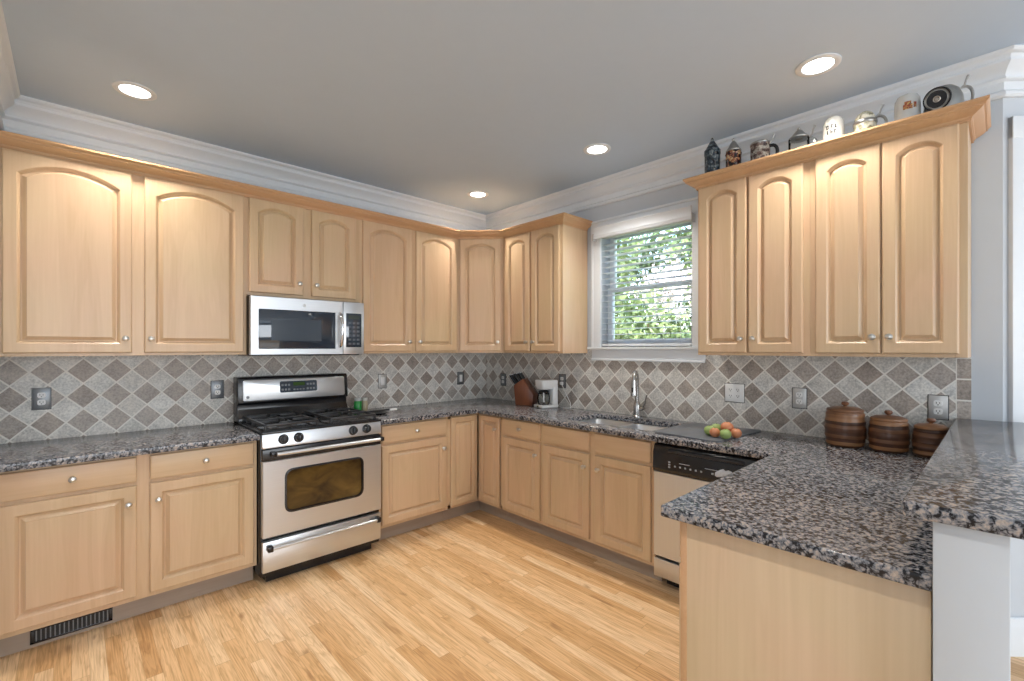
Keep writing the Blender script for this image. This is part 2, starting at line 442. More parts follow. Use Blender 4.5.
# the bay beyond the bar: the wall turns 45 degrees away
s2 = math.sqrt(.5)
BAY = Matrix.Translation((0, -3.66, 0)) @ Matrix.Rotation(R(-45), 4, 'Z')     # local +x along the bay wall, local -y into the room
BL = 1.3
mb = MB()
mb.box(0, .12, 0, .14, 0, CH, mat=BAY); mb.box(BL - .15, BL, 0, .14, 0, CH, mat=BAY)
mb.box(.12, BL - .15, 0, .14, 0, .62, mat=BAY); mb.box(.12, BL - .15, 0, .14, 2.36, CH, mat=BAY)
struct(mb.build('wall_bay', 'wall'))
bx, by = BL * s2, -3.66 - BL * s2
mb = MB(); mb.box(bx, bx + .12, -8, by, 0, CH); struct(mb.build('wall_bay_side', 'wall'))
# half wall that carries the bar
HWX, HWY0, HWY1 = -1.752, -3.552, -3.667
mb = MB(); mb.box(HWX, -.009, HWY1, HWY0, 0, 1.031, .003); struct(mb.build('wall_bar', 'wall'))

# wall crown molding
crown = [(0, 2.553), (.014, 2.553), (.022, 2.561), (.022, 2.574), (.012, 2.584), (.008, 2.588), (.008, 2.624), (.016, 2.628), (.024, 2.634), (.024, 2.642),
         (.016, 2.646), (.020, 2.656), (.034, 2.674), (.052, 2.688), (.060, 2.696), (.060, 2.706), (.054, 2.710), (.062, 2.722), (.076, 2.728), (.083, 2.736), (.083, 2.7445), (0, 2.7445)]
struct(sweep([(XL, -1.6), (XL, 0), (0, 0), (0, -3.66), (BL * s2, -3.66 - BL * s2)], crown).build('trim_1', 'trim', angle=25), 'white crown molding around the ceiling')
bbp = [(0, 0), (.016, 0), (.016, .125), (.012, .140), (.008, .155), (.008, .165), (0, .170)]
struct(sweep([(0.0, -3.668), (BL * s2, -3.66 - BL * s2)], bbp).build('baseboard_bay', 'trim'), 'white baseboard of the bay wall')

# tiled backsplash
mb = MB(); mb.box(XL, -.009, -.008, 0, .8, 1.365); struct(mb.build('trim_2', 'tile_a'), 'diagonal tile backsplash on the stove wall')
mb = MB(); mb.box(-.008, 0, -3.557, 0, .8, 1.365); mb.box(-.008, 0, -2.376, -1.31, 1.365, 1.400)
struct(mb.build('trim_3', 'tile_b'), 'diagonal tile backsplash on the window wall')

# ------------------------------------------------------------------ windows
w1 = bpy.data.objects.new('window_1', None); COL.objects.link(w1); struct(w1, 'white double-hung window over the sink'); w1.location = (0, -1.816, 1.41)
def wpart(mb, name, mat='trim', **k):
    o = mb.build(name, mat, w1, **k); o.location = (0, 1.816, -1.41); return o
mb = MB()
for ya, yb in ((WY0, WY0 + .094), (WY1 - .094, WY1)):
    mb.box(-.022, 0, ya, yb, 1.41, 2.345, .003)
    mb.box(-.028, -.02, ya + (.07 if ya == WY0 else .006), yb - (.006 if ya == WY0 else .07), 1.41, 2.345, .003)
mb.box(-.024, 0, WY1 - .094, WY0 + .094, 2.337, 2.415, .003); mb.box(-.036, 0, WY1 - .105, WY0 + .105, 2.413, 2.432, .004)
wpart(mb, 'window_casing')
mb = MB(); mb.box(-.048, .05, WY1 - .115, WY0 + .115, 1.392, 1.412, .004); wpart(mb, 'window_stool')
mb = MB(); 
mb.box(-.022, -.008, WY1 - .09, WY0 + .085, 1.318, 1.393, .002); mb.box(-.032, -.008, WY1 - .09, WY0 + .085, 1.304, 1.321, .004)
wpart(mb, 'window_apron')
def sash(z0, z1, xa, bot, top):
    mb = MB(); st = .050
    mb.box(xa, xa + .035, WY1 + .004, WY1 + st, z0, z1, .003); mb.box(xa, xa + .035, WY0 - st, WY0 - .004, z0, z1, .003)
    mb.box(xa, xa + .035, WY1 + st - .002, WY0 - st + .002, z0, z0 + bot, .003); mb.box(xa, xa + .035, WY1 + st - .002, WY0 - st + .002, z1 - top, z1, .003)
    wpart(mb, 'sash', 'sash_white')
    g = MB(); g.box(xa + .014, xa + .019, WY1 + st - .006, WY0 - st + .006, z0 + bot - .006, z1 - top + .006); wpart(g, 'window_pane', 'glass')
sash(1.413, 1.890, .072, .062, .035); sash(1.860, 2.333, .104, .035, .045)

# blind
bl = thing('window_blind', 'white two inch slat blind hanging in the window over the sink', 'blind', (-.02, -1.816, 2.28))
def bpart(mb, name, mat='trim'):
    o = mb.build(name, mat, bl); o.location = (.02, 1.816, -2.28); return o
mb = MB(); mb.prism([(-.072, 2.278), (-.062, 2.274), (-.056, 2.280), (-.056, 2.372), (-.074, 2.372), (-.078, 2.362), (-.070, 2.350), (-.070, 2.312), (-.076, 2.300)], 1, WY1 - .018, WY0 + .03)
bpart(mb, 'valance')
for ya, yb in ((WY1 - .027, WY1 - .019), (WY0 + .031, WY0 + .039)):
    mb = MB(); mb.box(-.077, -.022, ya, yb, 2.262, 2.318, .002); bpart(mb, 'bracket', 'plate_steel')
mb = MB(); mb.box(-.010, .045, WY1 + .008, WY0 - .008, 2.285, 2.330, .003); bpart(mb, 'head_rail')
nsl = 18
for k in range(nsl):
    z = 1.468 + k * .0448
    mb = MB()
    prof = [(-.024, -.0022), (0, .0012), (.026, .0012), (.050, -.0022), (.050, -.0042), (.026, -.0014), (0, -.0014), (-.024, -.0042)]
    mb.loops([[(a + .008, WY1 + .010, z + b) for a, b in prof], [(a + .008, WY0 - .010, z + b) for a, b in prof]])
    bpart(mb, 'slat', 'slat')
mb = MB(); mb.box(-.016, .056, WY1 + .010, WY0 - .010, 1.418, 1.438, .004); bpart(mb, 'bottom_rail')
for y in (WY1 + .10, WY0 - .10):
    mb = MB(); mb.tube([(.018, y, 1.43), (.018, y, 2.29)], .0016, 6); bpart(mb, 'ladder_cord')

# bay window
w2 = bpy.data.objects.new('window_2', None); COL.objects.link(w2); struct(w2, 'white cased window of the bay beyond the bar'); w2.location = (.4, -4.06, .62)
def w2part(mb, name, mat='trim'):
    o = mb.build(name, mat, w2); o.location = (-.4, 4.06, -.62); return o
mb = MB()
mb.box(.022, .122, -.022, 0, .58, 2.46, .003, mat=BAY); mb.box(BL - .152, BL - .06, -.022, 0, .58, 2.46, .003, mat=BAY)
mb.box(.022, BL - .06, -.024, 0, 2.36, 2.46, .003, mat=BAY); mb.box(.01, BL - .05, -.05, 0, .58, .63, .003, mat=BAY)
w2part(mb, 'window_casing')
mb = MB()
for x0, x1, z0, z1 in ((.12, .17, .62, 2.36), (BL - .2, BL - .15, .62, 2.36), (.12, BL - .15, .62, .69), (.12, BL - .15, 2.30, 2.36), (.12, BL - .15, 1.46, 1.51)):
    mb.box(x0, x1, .05, .085, z0, z1, .003, mat=BAY)
w2part(mb, 'sash')
mb = MB(); mb.box(.165, BL - .195, .065, .070, .68, 2.31, mat=BAY); w2part(mb, 'window_pane', 'glass')

# ------------------------------------------------------------------ cabinet parts
def arc_loop(x0, x1, z0, z1, rise, d, y, n=12):
    """closed loop of a panel opening inset by d: bottom-left, bottom-right, then the (arched) top right-to-left"""
    cx = (x0 + x1) / 2; hw = (x1 - x0) / 2
    pts = [(x0 + d, y, z0 + d), (x1 - d, y, z0 + d)]
    if rise <= 0:
        for i in range(n + 1):
            pts.append((x1 - d - (2 * (hw - d)) * i / n, y, z1 - d))
    else:
        Rr = (hw * hw + rise * rise) / (2 * rise); zc = z1 - Rr; r = Rr - d
        for i in range(n + 1):
            xx = (hw - d) * (1 - 2 * i / n)
            pts.append((cx + xx, y, zc + math.sqrt(max(0, r * r - xx * xx))))
    return pts
def door_mb(x0, x1, z0, z1, yf, rise=0, rail=.056, t=.020):
    mb = MB(); n = 12
    def rect(d, y):
        p = [(x0 + d, y, z0 + d), (x1 - d, y, z0 + d)]
        for i in range(n + 1): p.append((x1 - d - (x1 - x0 - 2 * d) * i / n, y, z1 - d))
        return p
    ox0, ox1, oz0 = x0 + rail, x1 - rail, z0 + rail
    oz1 = z1 - rail * (.80 if rise else 1.0)
    L = [rect(0, yf), rect(0, yf - t + .006), rect(.0022, yf - t + .002), rect(.006, yf - t)]
    ox0 -= .006; ox1 += .006; oz0 -= .006; oz1 += .005
    A = lambda d, y: arc_loop(ox0, ox1, oz0, oz1, rise, d, y, n)
    L += [A(-.001, yf - t), A(.003, yf - t + .003), A(.0105, yf - t + .0125), A(.012, yf - t + .0168), A(.0175, yf - t + .0168), A(.033, yf - t + .0050), A(.034, yf - t + .0015)]
    mb.loops(L); return mb
def drawer_mb(x0, x1, z0, z1, yf, t=.020):
    mb = MB()
    def rect(d, y): return [(x0 + d, y, z0 + d), (x1 - d, y, z0 + d), (x1 - d, y, z1 - d), (x0 + d, y, z1 - d)]
    mb.loops([rect(0, yf), rect(0, yf - t + .008), rect(.003, yf - t + .003), rect(.008, yf - t + .001), rect(.012, yf - t)]); return mb
def knob(parent, x, y, z, r=.0155):
    mb = MB(); mb.lathe([(0, 0), (r * .62, 0), (r * .62, .003), (r * .36, .006), (r * .36, .012), (r * .85, .016), (r, .020), (r * .92, .026), (r * .55, .029), (0, .030)], (x, y, z), 'y', 16)
    return mb.build('knob', 'nickel', parent)
def face_frame(w, z0, z1, yf, opens, t=.019):
    """carcass front: stiles and rails round the given openings"""
    mb = MB(); xs = [0] + [v for o in opens for v in o] + [w]
    for i in range(0, len(xs), 2): mb.box(xs[i], xs[i + 1], yf, yf + t, z0, z1, .0012, seg=1)
    for a, b in opens:
        mb.box(a, b, yf, yf + t, z0, z0 + .035); mb.box(a, b, yf, yf + t, z1 - .035, z1)
    return mb
BK = -.012
def carcass(mb, w, z0, z1, d):
    mb.box(0, .016, -d + .018, BK, z0, z1); mb.box(w - .016, w, -d + .018, BK, z0, z1)
    mb.box(.015, w - .015, -d + .018, BK, z0 + .012, z0 + .028)
    if z0 > 1: mb.box(.015, w - .015, -d + .018, BK, z1 - .016, z1)
    else: mb.box(.015, w - .015, -d + .018, -d + .05, z1 - .016, z1); mb.box(.015, w - .015, -.08, BK, z1 - .016, z1)
    mb.box(.015, w - .015, -.022, BK, z0 + .012, z1)
    if z0 > 1: mb.box(.015, w - .015, -d + .03, -.02, (z0 + z1) / 2 - .008, (z0 + z1) / 2 + .008)

UZ0, UZ1, UD = 1.362, 2.385, .325       # upper cabinets
def upper(label, loc, rot, w, doors, z0=UZ0, z1=UZ1, dz0=None, group='upper cabinets'):
    """doors: (x0, x1, knob side -1/0/1)"""
    c = thing('upper_cabinet', label, 'cabinet', (loc[0], loc[1], 0), rot, group)
    opens = [(a + .012, b - .012) for a, b, k in doors]
    mb = face_frame(w, z0, z1, -UD, opens); carcass(mb, w, z0, z1, UD); mb.build('body', 'maple', c)
    for a, b, k in doors:
        zb = z0 + .016 if dz0 is None else dz0; zt = 2.369
        wd = b - a
        d = door_mb(a, b, zb, zt, -UD, rise=min(.068, wd * .118 + .006)).build('door', 'maple', c, angle=22)
        if k:
            xk = b - .028 if k > 0 else a + .028
            kn = knob(d, xk, -UD - .020, zb + .078)
    return c
xo = XL
upper('wide two-door upper cabinet at the left end of the stove wall, left of the microwave', (XL, 0), 0, -2.292 - XL,
      [(-3.350 - xo, -2.863 - xo, 1), (-2.808 - xo, -2.311 - xo, -1)])
upper('short two-door upper cabinet directly above the microwave', (-2.292, 0), 0, .762,
      [(.012, .346, 1), (.403, .724, -1)], z0=1.747, dz0=1.765)
upper('two-door upper cabinet between the microwave and the diagonal corner cabinet', (-1.530, 0), 0, .915,
      [(.020, .440, 1), (.482, .892, -1)])
upper('narrow two-door upper cabinet between the corner cabinet and the window', (0, -.615), WALL_ROT, .686,
      [(.037, .336, 1), (.359, .660, -1)])
upper('two-door upper cabinet just right of the window, under the dark steins', (0, -2.378), WALL_ROT, .595,
      [(.012, .286, 1), (.297, .565, -1)])
upper('larger two-door upper cabinet at the right end, above the wooden canisters', (0, -2.973), WALL_ROT, .584,
      [(.026, .289, 1), (.296, .557, -1)])
# diagonal corner cabinet
cc = thing('corner_upper_cabinet', 'single-door diagonal upper cabinet in the corner of the kitchen', 'cabinet', (0, 0, 0), 0, 'upper cabinets')
mb = MB(); ca = .325
poly = [(BK, BK), (-.614, BK), (-.614, -ca), (-ca, -.614), (BK, -.614)]
pin = [(-.016, -.016), (-.599, -.016), (-.599, -ca + .006), (-ca + .006, -.599), (-.016, -.599)]
mb.prism(poly, 2, UZ0 + .012, UZ0 + .03); mb.prism(poly, 2, UZ1 - .016, UZ1)
mb.box(-.614, -.600, -ca, BK, UZ0, UZ1); mb.box(-ca, BK, -.614, -.600, UZ0, UZ1); mb.box(-.6, BK, -.022, BK, UZ0 + .01, UZ1); mb.box(-.022, BK, -.6, BK, UZ0 + .01, UZ1)
DL = math.hypot(.29, .29)
DG = Matrix.Translation((-.615, -ca, 0)) @ Matrix.Rotation(R(-45), 4, 'Z')
mb.box(0, .035, 0, .019, UZ0, UZ1, mat=DG); mb.box(DL - .035, DL, 0, .019, UZ0, UZ1, mat=DG)
mb.box(.03, DL - .03, 0, .019, UZ0, UZ0 + .035, mat=DG); mb.box(.03, DL - .03, 0, .019, UZ1 - .035, UZ1, mat=DG)
mb.build('body', 'maple', cc)
d = door_mb(.022, DL - .022, UZ0 + .016, 2.369, 0, rise=.048).build('door', 'maple', cc, angle=22)
d.location = (-.615, -ca, 0); d.rotation_euler = (0, 0, R(-45))
knob(d, DL - .050, -.020, UZ0 + .094)

wcrown = [(.0005, 2.370), (.009, 2.370), (.009, 2.379), (.013, 2.381), (.015, 2.387), (.024, 2.392), (.038, 2.400), (.047, 2.407), (.049, 2.410),
          (.055, 2.411), (.055, 2.418), (.060, 2.421), (.066, 2.428), (.066, 2.437), (.0005, 2.437)]
o = sweep([(XL + .002, -UD), (-.615, -UD), (-UD, -.615), (-UD, -1.301), (-.020, -1.301)], wcrown).build('cabinet_crown', 'molding', angle=25)
tag(o, 'wooden crown molding along the top of the upper cabinets left of the window', 'molding', 'cabinet crown moldings')
o = sweep([(-.020, -2.378), (-UD, -2.378), (-UD, -3.557), (-.02, -3.557)], wcrown).build('cabinet_crown', 'molding', angle=25)
tag(o, 'wooden crown molding on the right upper cabinets, under the row of steins', 'molding', 'cabinet crown moldings')

# lower cabinets
LZ0, LZ1, LD = .112, .861, .605
DRZ0, DRZ1, DOZ0, DOZ1 = .720, .847, .136, .702
def lower(label, loc, rot, w, cells, group='lower cabinets', kick=True, ends=(0, 0), name='lower_cabinet', body=True):
    """cells: (x0, x1, kind) kind: list of ('drawer'|'front'|'door'|'tall', knob side)"""
    c = thing(name, label, 'cabinet', (loc[0], loc[1], 0), rot, group)
    opens = [(a + .012, b - .012) for a, b, k in cells]
    mb = face_frame(w, LZ0, LZ1, -LD, opens); carcass(mb, w, LZ0, LZ1 - .002, LD)
    for a, b, k in cells:
        if len(k) > 1: mb.box(a + .012, b - .012, -LD, -LD + .019, DOZ1 - .006, DRZ0 + .006)
    mb.build('body', 'maple', c)
    if kick:
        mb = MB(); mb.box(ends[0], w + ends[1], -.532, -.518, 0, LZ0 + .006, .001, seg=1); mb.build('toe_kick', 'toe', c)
    for a, b, ks in cells:
        for kd, side in ks:
            if kd in ('drawer', 'front'):
                d = drawer_mb(a, b, DRZ0, DRZ1, -LD).build('drawer' if kd == 'drawer' else 'false_front', 'maple_h', c, angle=22)
                if kd == 'drawer': knob(d, (a + b) / 2, -LD - .020, (DRZ0 + DRZ1) / 2)
            else:
                z1 = DOZ1 if kd == 'door' else DRZ1
                d = door_mb(a, b, DOZ0, z1, -LD, 0, rail=.056 if b - a > .3 else .048).build('door', 'maple', c, angle=22)
                if side: knob(d, b - .034 if side > 0 else a + .034, -LD - .020, z1 - .088 if kd == 'door' else z1 - .095)
    return c
lower('wide lower cabinet left of the range with two drawers over two doors', (XL + .012, 0), 0, -2.318 - XL,
      [(-3.352 - XL, -2.876 - XL, [('drawer', 1), ('door', 1)]), (-2.823 - XL, -2.337 - XL, [('drawer', 1), ('door', -1)])])
lower('lower cabinet right of the range with one drawer over one door', (-1.538, 0), 0, .618,
      [(.036, .594, [('drawer', 1), ('door', 1)])])
# corner lazy-susan cabinet: two doors at right angles
cl = thing('corner_lower_cabinet', 'corner lower cabinet with two narrow full-height doors meeting at right angles', 'cabinet', (0, 0, 0), 0, 'lower cabinets')
mb = MB()
mb.box(-.920, -.895, -LD, -LD + .019, LZ0, LZ1); mb.box(-.92, -LD, -LD, -LD + .019, LZ0, LZ0 + .03); mb.box(-.92, -LD, -LD, -LD + .019, LZ1 - .03, LZ1)
mb.box(-LD, -LD + .019, -.905, -.890, LZ0, LZ1); mb.box(-LD, -LD + .019, -.905, -LD, LZ0, LZ0 + .03); mb.box(-LD, -LD + .019, -.905, -LD, LZ1 - .03, LZ1)
mb.box(-LD - .004, -LD + .019, -LD - .004, -LD + .019, LZ0, LZ1)
mb.prism([(BK, BK), (-.92, BK), (-.92, -LD + .018), (-LD + .018, -LD + .018), (-LD + .018, -.905), (BK, -.905)], 2, LZ0 + .01, LZ0 + .03)
mb.box(-.92, -.904, -LD + .018, BK, LZ0, LZ1); mb.box(-LD + .018, BK, -.905, -.889, LZ0, LZ1)
mb.build('body', 'maple', cl)
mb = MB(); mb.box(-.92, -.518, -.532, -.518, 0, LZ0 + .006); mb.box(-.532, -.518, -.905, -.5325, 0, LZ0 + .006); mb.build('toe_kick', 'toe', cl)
door_mb(-.899, -.632, DOZ0, DRZ1, -LD, 0, rail=.046).build('door', 'maple', cl, angle=22)
d = door_mb(.632, .886, DOZ0, DRZ1, -LD, 0, rail=.046).build('door', 'maple', cl, angle=22); d.rotation_euler = (0, 0, WALL_ROT)
knob(d, .848, -LD - .020, DRZ1 - .098)
lower('narrow lower cabinet with one drawer and one door between the corner and the sink base', (0, -.905), WALL_ROT, .440,
      [(.020, .424, [('drawer', 1), ('door', 1)])])
lower('sink base cabinet with two plain false fronts over two doors', (0, -1.345), WALL_ROT, .906,
      [(.020, .432, [('front', 0), ('door', 1)]), (.476, .882, [('front', 0), ('door', -1)])])
# peninsula cabinet: faces the range, with a plain end panel towards the camera
PX = -1.690
pc = thing('peninsula_cabinet', 'peninsula cabinet with a plain maple end panel beside the half wall', 'cabinet', (PX, -3.545, 0), 0, 'lower cabinets')
PT = lambda o: setattr(o, 'location', (-PX, 3.545, 0))
mb = MB()
mb.box(PX, PX + .024, -2.968, -2.948, .0, LZ1, .0015); mb.box(PX + .02, -.645, -2.966, -2.948, LZ1 - .035, LZ1); mb.box(PX + .02, -.645, -2.966, -2.948, LZ0, LZ0 + .035)
mb.box(-1.185, -1.145, -2.966, -2.948, LZ0, LZ1); mb.box(-.69, -.645, -2.966, -2.948, LZ0, LZ1)
mb.box(PX + .02, -.645, -3.54, -3.525, LZ0, LZ1 - .002); mb.box(PX + .02, -.645, -3.53, -2.966, LZ0 + .01, LZ0 + .028)
mb.box(PX + .02, -.645, -3.52, -3.03, LZ1 - .02, LZ1 - .004)
PT(mb.build('body', 'molding', pc))
mb = MB(); mb.box(PX + .001, PX + .018, -3.545, -2.967, 0.0, LZ1, .0015); PT(mb.build('end_panel', 'maple_panel', pc))
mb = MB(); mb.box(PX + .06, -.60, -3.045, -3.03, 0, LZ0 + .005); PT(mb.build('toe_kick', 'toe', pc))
for a, b in ((.0, .48), (.51, .985)):
    for kd in ('drawer', 'door'):
        mbx = drawer_mb(a, b, DRZ0, DRZ1, 0) if kd == 'drawer' else door_mb(a, b, DOZ0, DOZ1, 0)
        d = mbx.build(kd, 'maple', pc, angle=22); d.rotation_euler = (0, 0, PI); d.location = (-.68 - PX, -2.948 + 3.545, 0)
        knob(d, (a + b) / 2 if kd == 'drawer' else (b - .03 if a < .3 else a + .03), -.020, .783 if kd == 'drawer' else DOZ1 - .06)

# floor register in the left toe kick
rg = thing('toe_kick_register', 'black louvred air register set in the toe kick at lower left', 'vent', (-3.246, -.533, .017))
mb = MB(); rw, rh = .292, .070
mb.box(0, rw, -.006, 0, 0, .010, .0015); mb.box(0, rw, -.006, 0, rh - .010, rh, .0015); mb.box(0, .014, -.006, 0, 0, rh, .0015); mb.box(rw - .014, rw, -.006, 0, 0, rh, .0015)
mb.build('frame', 'black', rg)
mb = MB(); mb.box(.01, rw - .01, -.0012, 0, .006, rh - .006); mb.build('backing', 'dark_gap', rg)
mb = MB()
for k in range(17): mb.box(.018 + k * .0158, .0225 + k * .0158, -.005, -.001, .008, rh - .008)
mb.build('louvers', 'plate_grey', rg)

# ------------------------------------------------------------------ counters
CT, CB = .896, .861
def slab(outer, hole, z0, z1, bev=.005):
    b = bmesh.new(); edges = []
    for L in [outer] + ([hole] if hole else []):
        V = [b.verts.new((x, y, z1)) for x, y in L]
        edges += [b.edges.new((V[i], V[(i + 1) % len(V)])) for i in range(len(V))]
    bmesh.ops.triangle_fill(b, edges=edges, use_beauty=True)
    bmesh.ops.dissolve_limit(b, angle_limit=.01, verts=b.verts, edges=b.edges)
    bmesh.ops.recalc_face_normals(b, faces=b.faces)
    if b.faces[:][0].normal.z < 0: bmesh.ops.reverse_faces(b, faces=b.faces)
    r = bmesh.ops.extrude_face_region(b, geom=list(b.faces))
    for v in [g for g in r['geom'] if isinstance(g, bmesh.types.BMVert)]: v.co.z = z0
    bmesh.ops.recalc_face_normals(b, faces=b.faces)
    ed = [e for e in b.edges if len(e.link_faces) == 2 and e.calc_face_angle(0) > 1.2 and abs(e.verts[0].co.z - e.verts[1].co.z) < 1e-5]
    bmesh.ops.bevel(b, geom=ed, offset=bev, segments=3, affect='EDGES', profile=.5)
    mb = MB(); mb._merge(b); return mb
def rounded(pts, rad, n=5):
    """round chosen corners: pts (x, y, r)"""
    out = []; N = len(pts)
    for i in range(N):
        x, y, r = pts[i]; P = Vector((x, y))
        if r == 0: out.append((x, y)); continue
        a = (Vector(pts[i - 1][:2]) - P).normalized(); c = (Vector(pts[(i + 1) % N][:2]) - P).normalized()
        for k in range(n + 1):
            t = k / n; p0 = P + a * r; p1 = P; p2 = P + c * r
            q = p0 * (1 - t) ** 2 + p1 * 2 * t * (1 - t) + p2 * t * t; out.append((q.x, q.y))
    return out
CE = .658
o = slab([(XL + .002, -.009), (-2.304, -.009), (-2.304, -CE), (XL + .002, -CE)], None, CB, CT).build('countertop', 'granite', angle=30)
tag(o, 'short granite countertop left of the range', 'countertop', 'granite countertops')
SX0, SX1, SY0, SY1 = -.535, -.150, -1.500, -2.185
outer = rounded([(-1.540, -.009, 0), (-.009, -.009, 0), (-.009, -3.549, 0), (-1.722, -3.549, .006), (-1.728, -2.896, .010), (-CE, -2.898, .012), (-CE, -CE, .012), (-1.540, -CE, 0)], 0)
hole = rounded([(SX0, SY0, .05), (SX1, SY0, .05), (SX1, SY1, .05), (SX0, SY1, .05)], 0)
o = slab(outer, hole, CB, CT).build('countertop', 'granite', angle=30)
tag(o, 'long granite countertop running round the corner past the sink and out over the peninsula', 'countertop', 'granite countertops')
outer = rounded([(-1.772, -3.503, .010), (-.010, -3.505, 0), (-.010, -3.64, 0), (.02, -3.70, 0), (.02, -3.98, 0), (-1.772, -3.98, .02)], 0)
o = slab(outer, None, 1.032, 1.067).build('bar_top', 'granite', angle=30)
tag(o, 'raised granite bar top on the grey half wall at right', 'countertop', 'granite countertops')

# ------------------------------------------------------------------ sink and faucet
sk = thing('sink', 'stainless double-bowl undermount sink below the window', 'sink', (-.34, -1.84, .66))
def sp(mb, name, mat='sink_steel'):
    o = mb.build(name, mat, sk, angle=40); o.location = (.34, 1.84, -.66); return o
def bowl(y0, y1, depth):
    mb = MB(); zt = CB - .0015
    def lp(d, z, r): return [(x, y, z) for x, y in rounded([(SX0 - .006 + d, y0 - d, r), (SX1 + .006 - d, y0 - d, r), (SX1 + .006 - d, y1 + d, r), (SX0 - .006 + d, y1 + d, r)], 0, 5)]
    mb.loops([lp(-.012, zt - .002, .06), lp(-.012, zt, .06), lp(0, zt, .055), lp(.004, zt - .006, .055), lp(.012, zt - depth + .03, .055), lp(.022, zt - depth + .008, .05), lp(.045, zt - depth, .04)], cap0=False)
    return mb
sp(bowl(SY0 + .006, -1.828, .19), 'bowl'); sp(bowl(-1.852, SY1 - .006, .16), 'bowl')
mb = MB(); mb.box(SX0 + .03, SX1 - .03, -1.8505, -1.8295, CB - .02, CB - .0025, .004); sp(mb, 'divider')
for y in (-1.665, -2.02):
    mb = MB(); z = CB - (.19 if y > -1.8 else .16)
    mb.lathe([(.044, z), (.044, z + .003), (.036, z + .004), (.030, z + .0015), (0, z + .0015)], (-.33, y, 0), 'z', 20); sp(mb, 'drain', 'chrome')

fc = thing('faucet', 'brushed steel gooseneck pull-down faucet behind the sink', 'faucet', (-.070, -1.80, CT))
mb = MB(); mb.lathe([(.033, 0), (.033, .006), (.0275, .012), (.027, .080), (.024, .095), (.0165, .115), (0, .115)], (0, 0, 0), 'z', 20); mb.build('base', 'faucet_steel', fc)
fx, fy = -.93, -.36
path = [(0, 0, .09), (0, 0, .18), (0, 0, .27)]
rr = .062
for k in range(1, 13):
    a = PI * k / 12 * .97; h = rr * (1 - math.cos(a)); path.append((fx * h, fy * h, .27 + rr * math.sin(a)))
mb = MB(); mb.tube(path, .0145, 14); mb.build('gooseneck', 'faucet_steel', fc)
ex, ey, ez = path[-1]
mb = MB(); mb.lathe([(.0150, 0), (.0165, -.02), (.0185, -.06), (.0235, -.105), (.0235, -.115), (.019, -.118), (0, -.118)], (ex, ey, ez + .004), 'z', 18)
h = mb.build('spray_head', 'faucet_steel', fc)
mb = MB(); mb.box(ex - .023, ex - .014, ey - .006, ey + .006, ez - .085, ez - .05, .003); mb.build('spray_button', 'black', h)
mb = MB(); mb.lathe([(.016, 0), (.017, .03), (.013, .040), (0, .040)], (0, 0, 0), 'z', 16, mat=Matrix.Translation((0, -.018, .055)) @ Matrix.Rotation(R(65), 4, 'X'))
mb.tube([(0, -.045, .075), (0, -.062, .10), (.0, -.074, .145), (0, -.080, .165)], [.0075, .0065, .0055, .006], 10); mb.build('lever', 'faucet_steel', fc)

# ------------------------------------------------------------------ range
rgx0, rw = -2.3005, .757
st = thing('gas_range', 'freestanding stainless and black gas range between the lower cabinets', 'stove', (rgx0, 0, 0))
mb = MB(); mb.box(0, rw, -.655, -.03, .05, .895, .003); mb.box(.04, rw - .04, -.62, -.06, .0, .05); mb.build('body', 'black', st)
mb = MB(); mb.box(.004, rw - .004, -.688, -.655, .082, .262, .004); dw = mb.build('drawer', 'steel', st)
mb = MB(); mb.tube([(.05, -.722, .228), (rw - .05, -.722, .228)], .0095, 14); mb.build('handle', 'steel', dw)
for x in (.022, rw - .052):
    mb = MB(); mb.box(x, x + .03, -.734, -.686, .212, .246, .006); b_ = mb.build('handle_bracket', 'black', dw)
# oven door with a window cut
dr = MB()
def rrect(x0, x1, z0, z1, r, y, n=6):
    pts = [(x0, z0, r), (x1, z0, r), (x1, z1, r), (x0, z1, r)]
    return [(a, y, b) for a, b in rounded(pts, 0, n)] if r > 0 else [(a, y, b) for a, b, _ in pts]
x0, x1, z0, z1 = .003, rw - .003, .286, .736
wx0, wx1, wz0, wz1 = .128, .622, .412, .672
dr.loops([rrect(x0, x1, z0, z1, .004, -.655), rrect(x0, x1, z0, z1, .004, -.688), rrect(x0 + .004, x1 - .004, z0 + .004, z1 - .004, .004, -.692),
          rrect(wx0, wx1, wz0, wz1, .05, -.692), rrect(wx0 + .004, wx1 - .004, wz0 + .004, wz1 - .004, .046, -.688), rrect(wx0 + .006, wx1 - .006, wz0 + .006, wz1 - .006, .045, -.680)], cap1=False)
dd = dr.build('oven_door', 'steel', st)
mb = MB(); mb.loops([rrect(wx0 + .005, wx1 - .005, wz0 + .005, wz1 - .005, .045, -.678), rrect(wx0 + .005, wx1 - .005, wz0 + .005, wz1 - .005, .045, -.682)]); mb.build('window', 'oven_glass', dd)
mb = MB(); mb.loops([rrect(wx0 - .004, wx1 + .004, wz0 - .004, wz1 + .004, .053, -.6925), rrect(wx0 + .007, wx1 - .007, wz0 + .007, wz1 - .007, .044, -.6945), rrect(wx0 + .010, wx1 - .010, wz0 + .010, wz1 - .010, .042, -.686)], cap0=False, cap1=False)
mb.build('window_rim', 'black', dd)
mb = MB(); mb.box(.003, rw - .003, -.690, -.655, .738, .806, .003); mb.build('door_top_strip', 'black', dd)
mb = MB(); mb.tube([(.070, -.728, .779), (rw - .030, -.728, .779)], .0115, 14); mb.build('handle', 'steel', dd)
for x in (.020, rw - .05):
    mb = MB(); mb.box(x + .02, x + .05, -.735, -.688, .765, .793, .005); mb.build('handle_bracket', 'black', dd)
mb = MB(); mb.prism([(-.655, .812), (-.690, .812), (-.690, .822), (-.683, .895), (-.655, .898)], 0, .003, rw - .003, bev=.002); cp = mb.build('control_panel', 'steel', st)
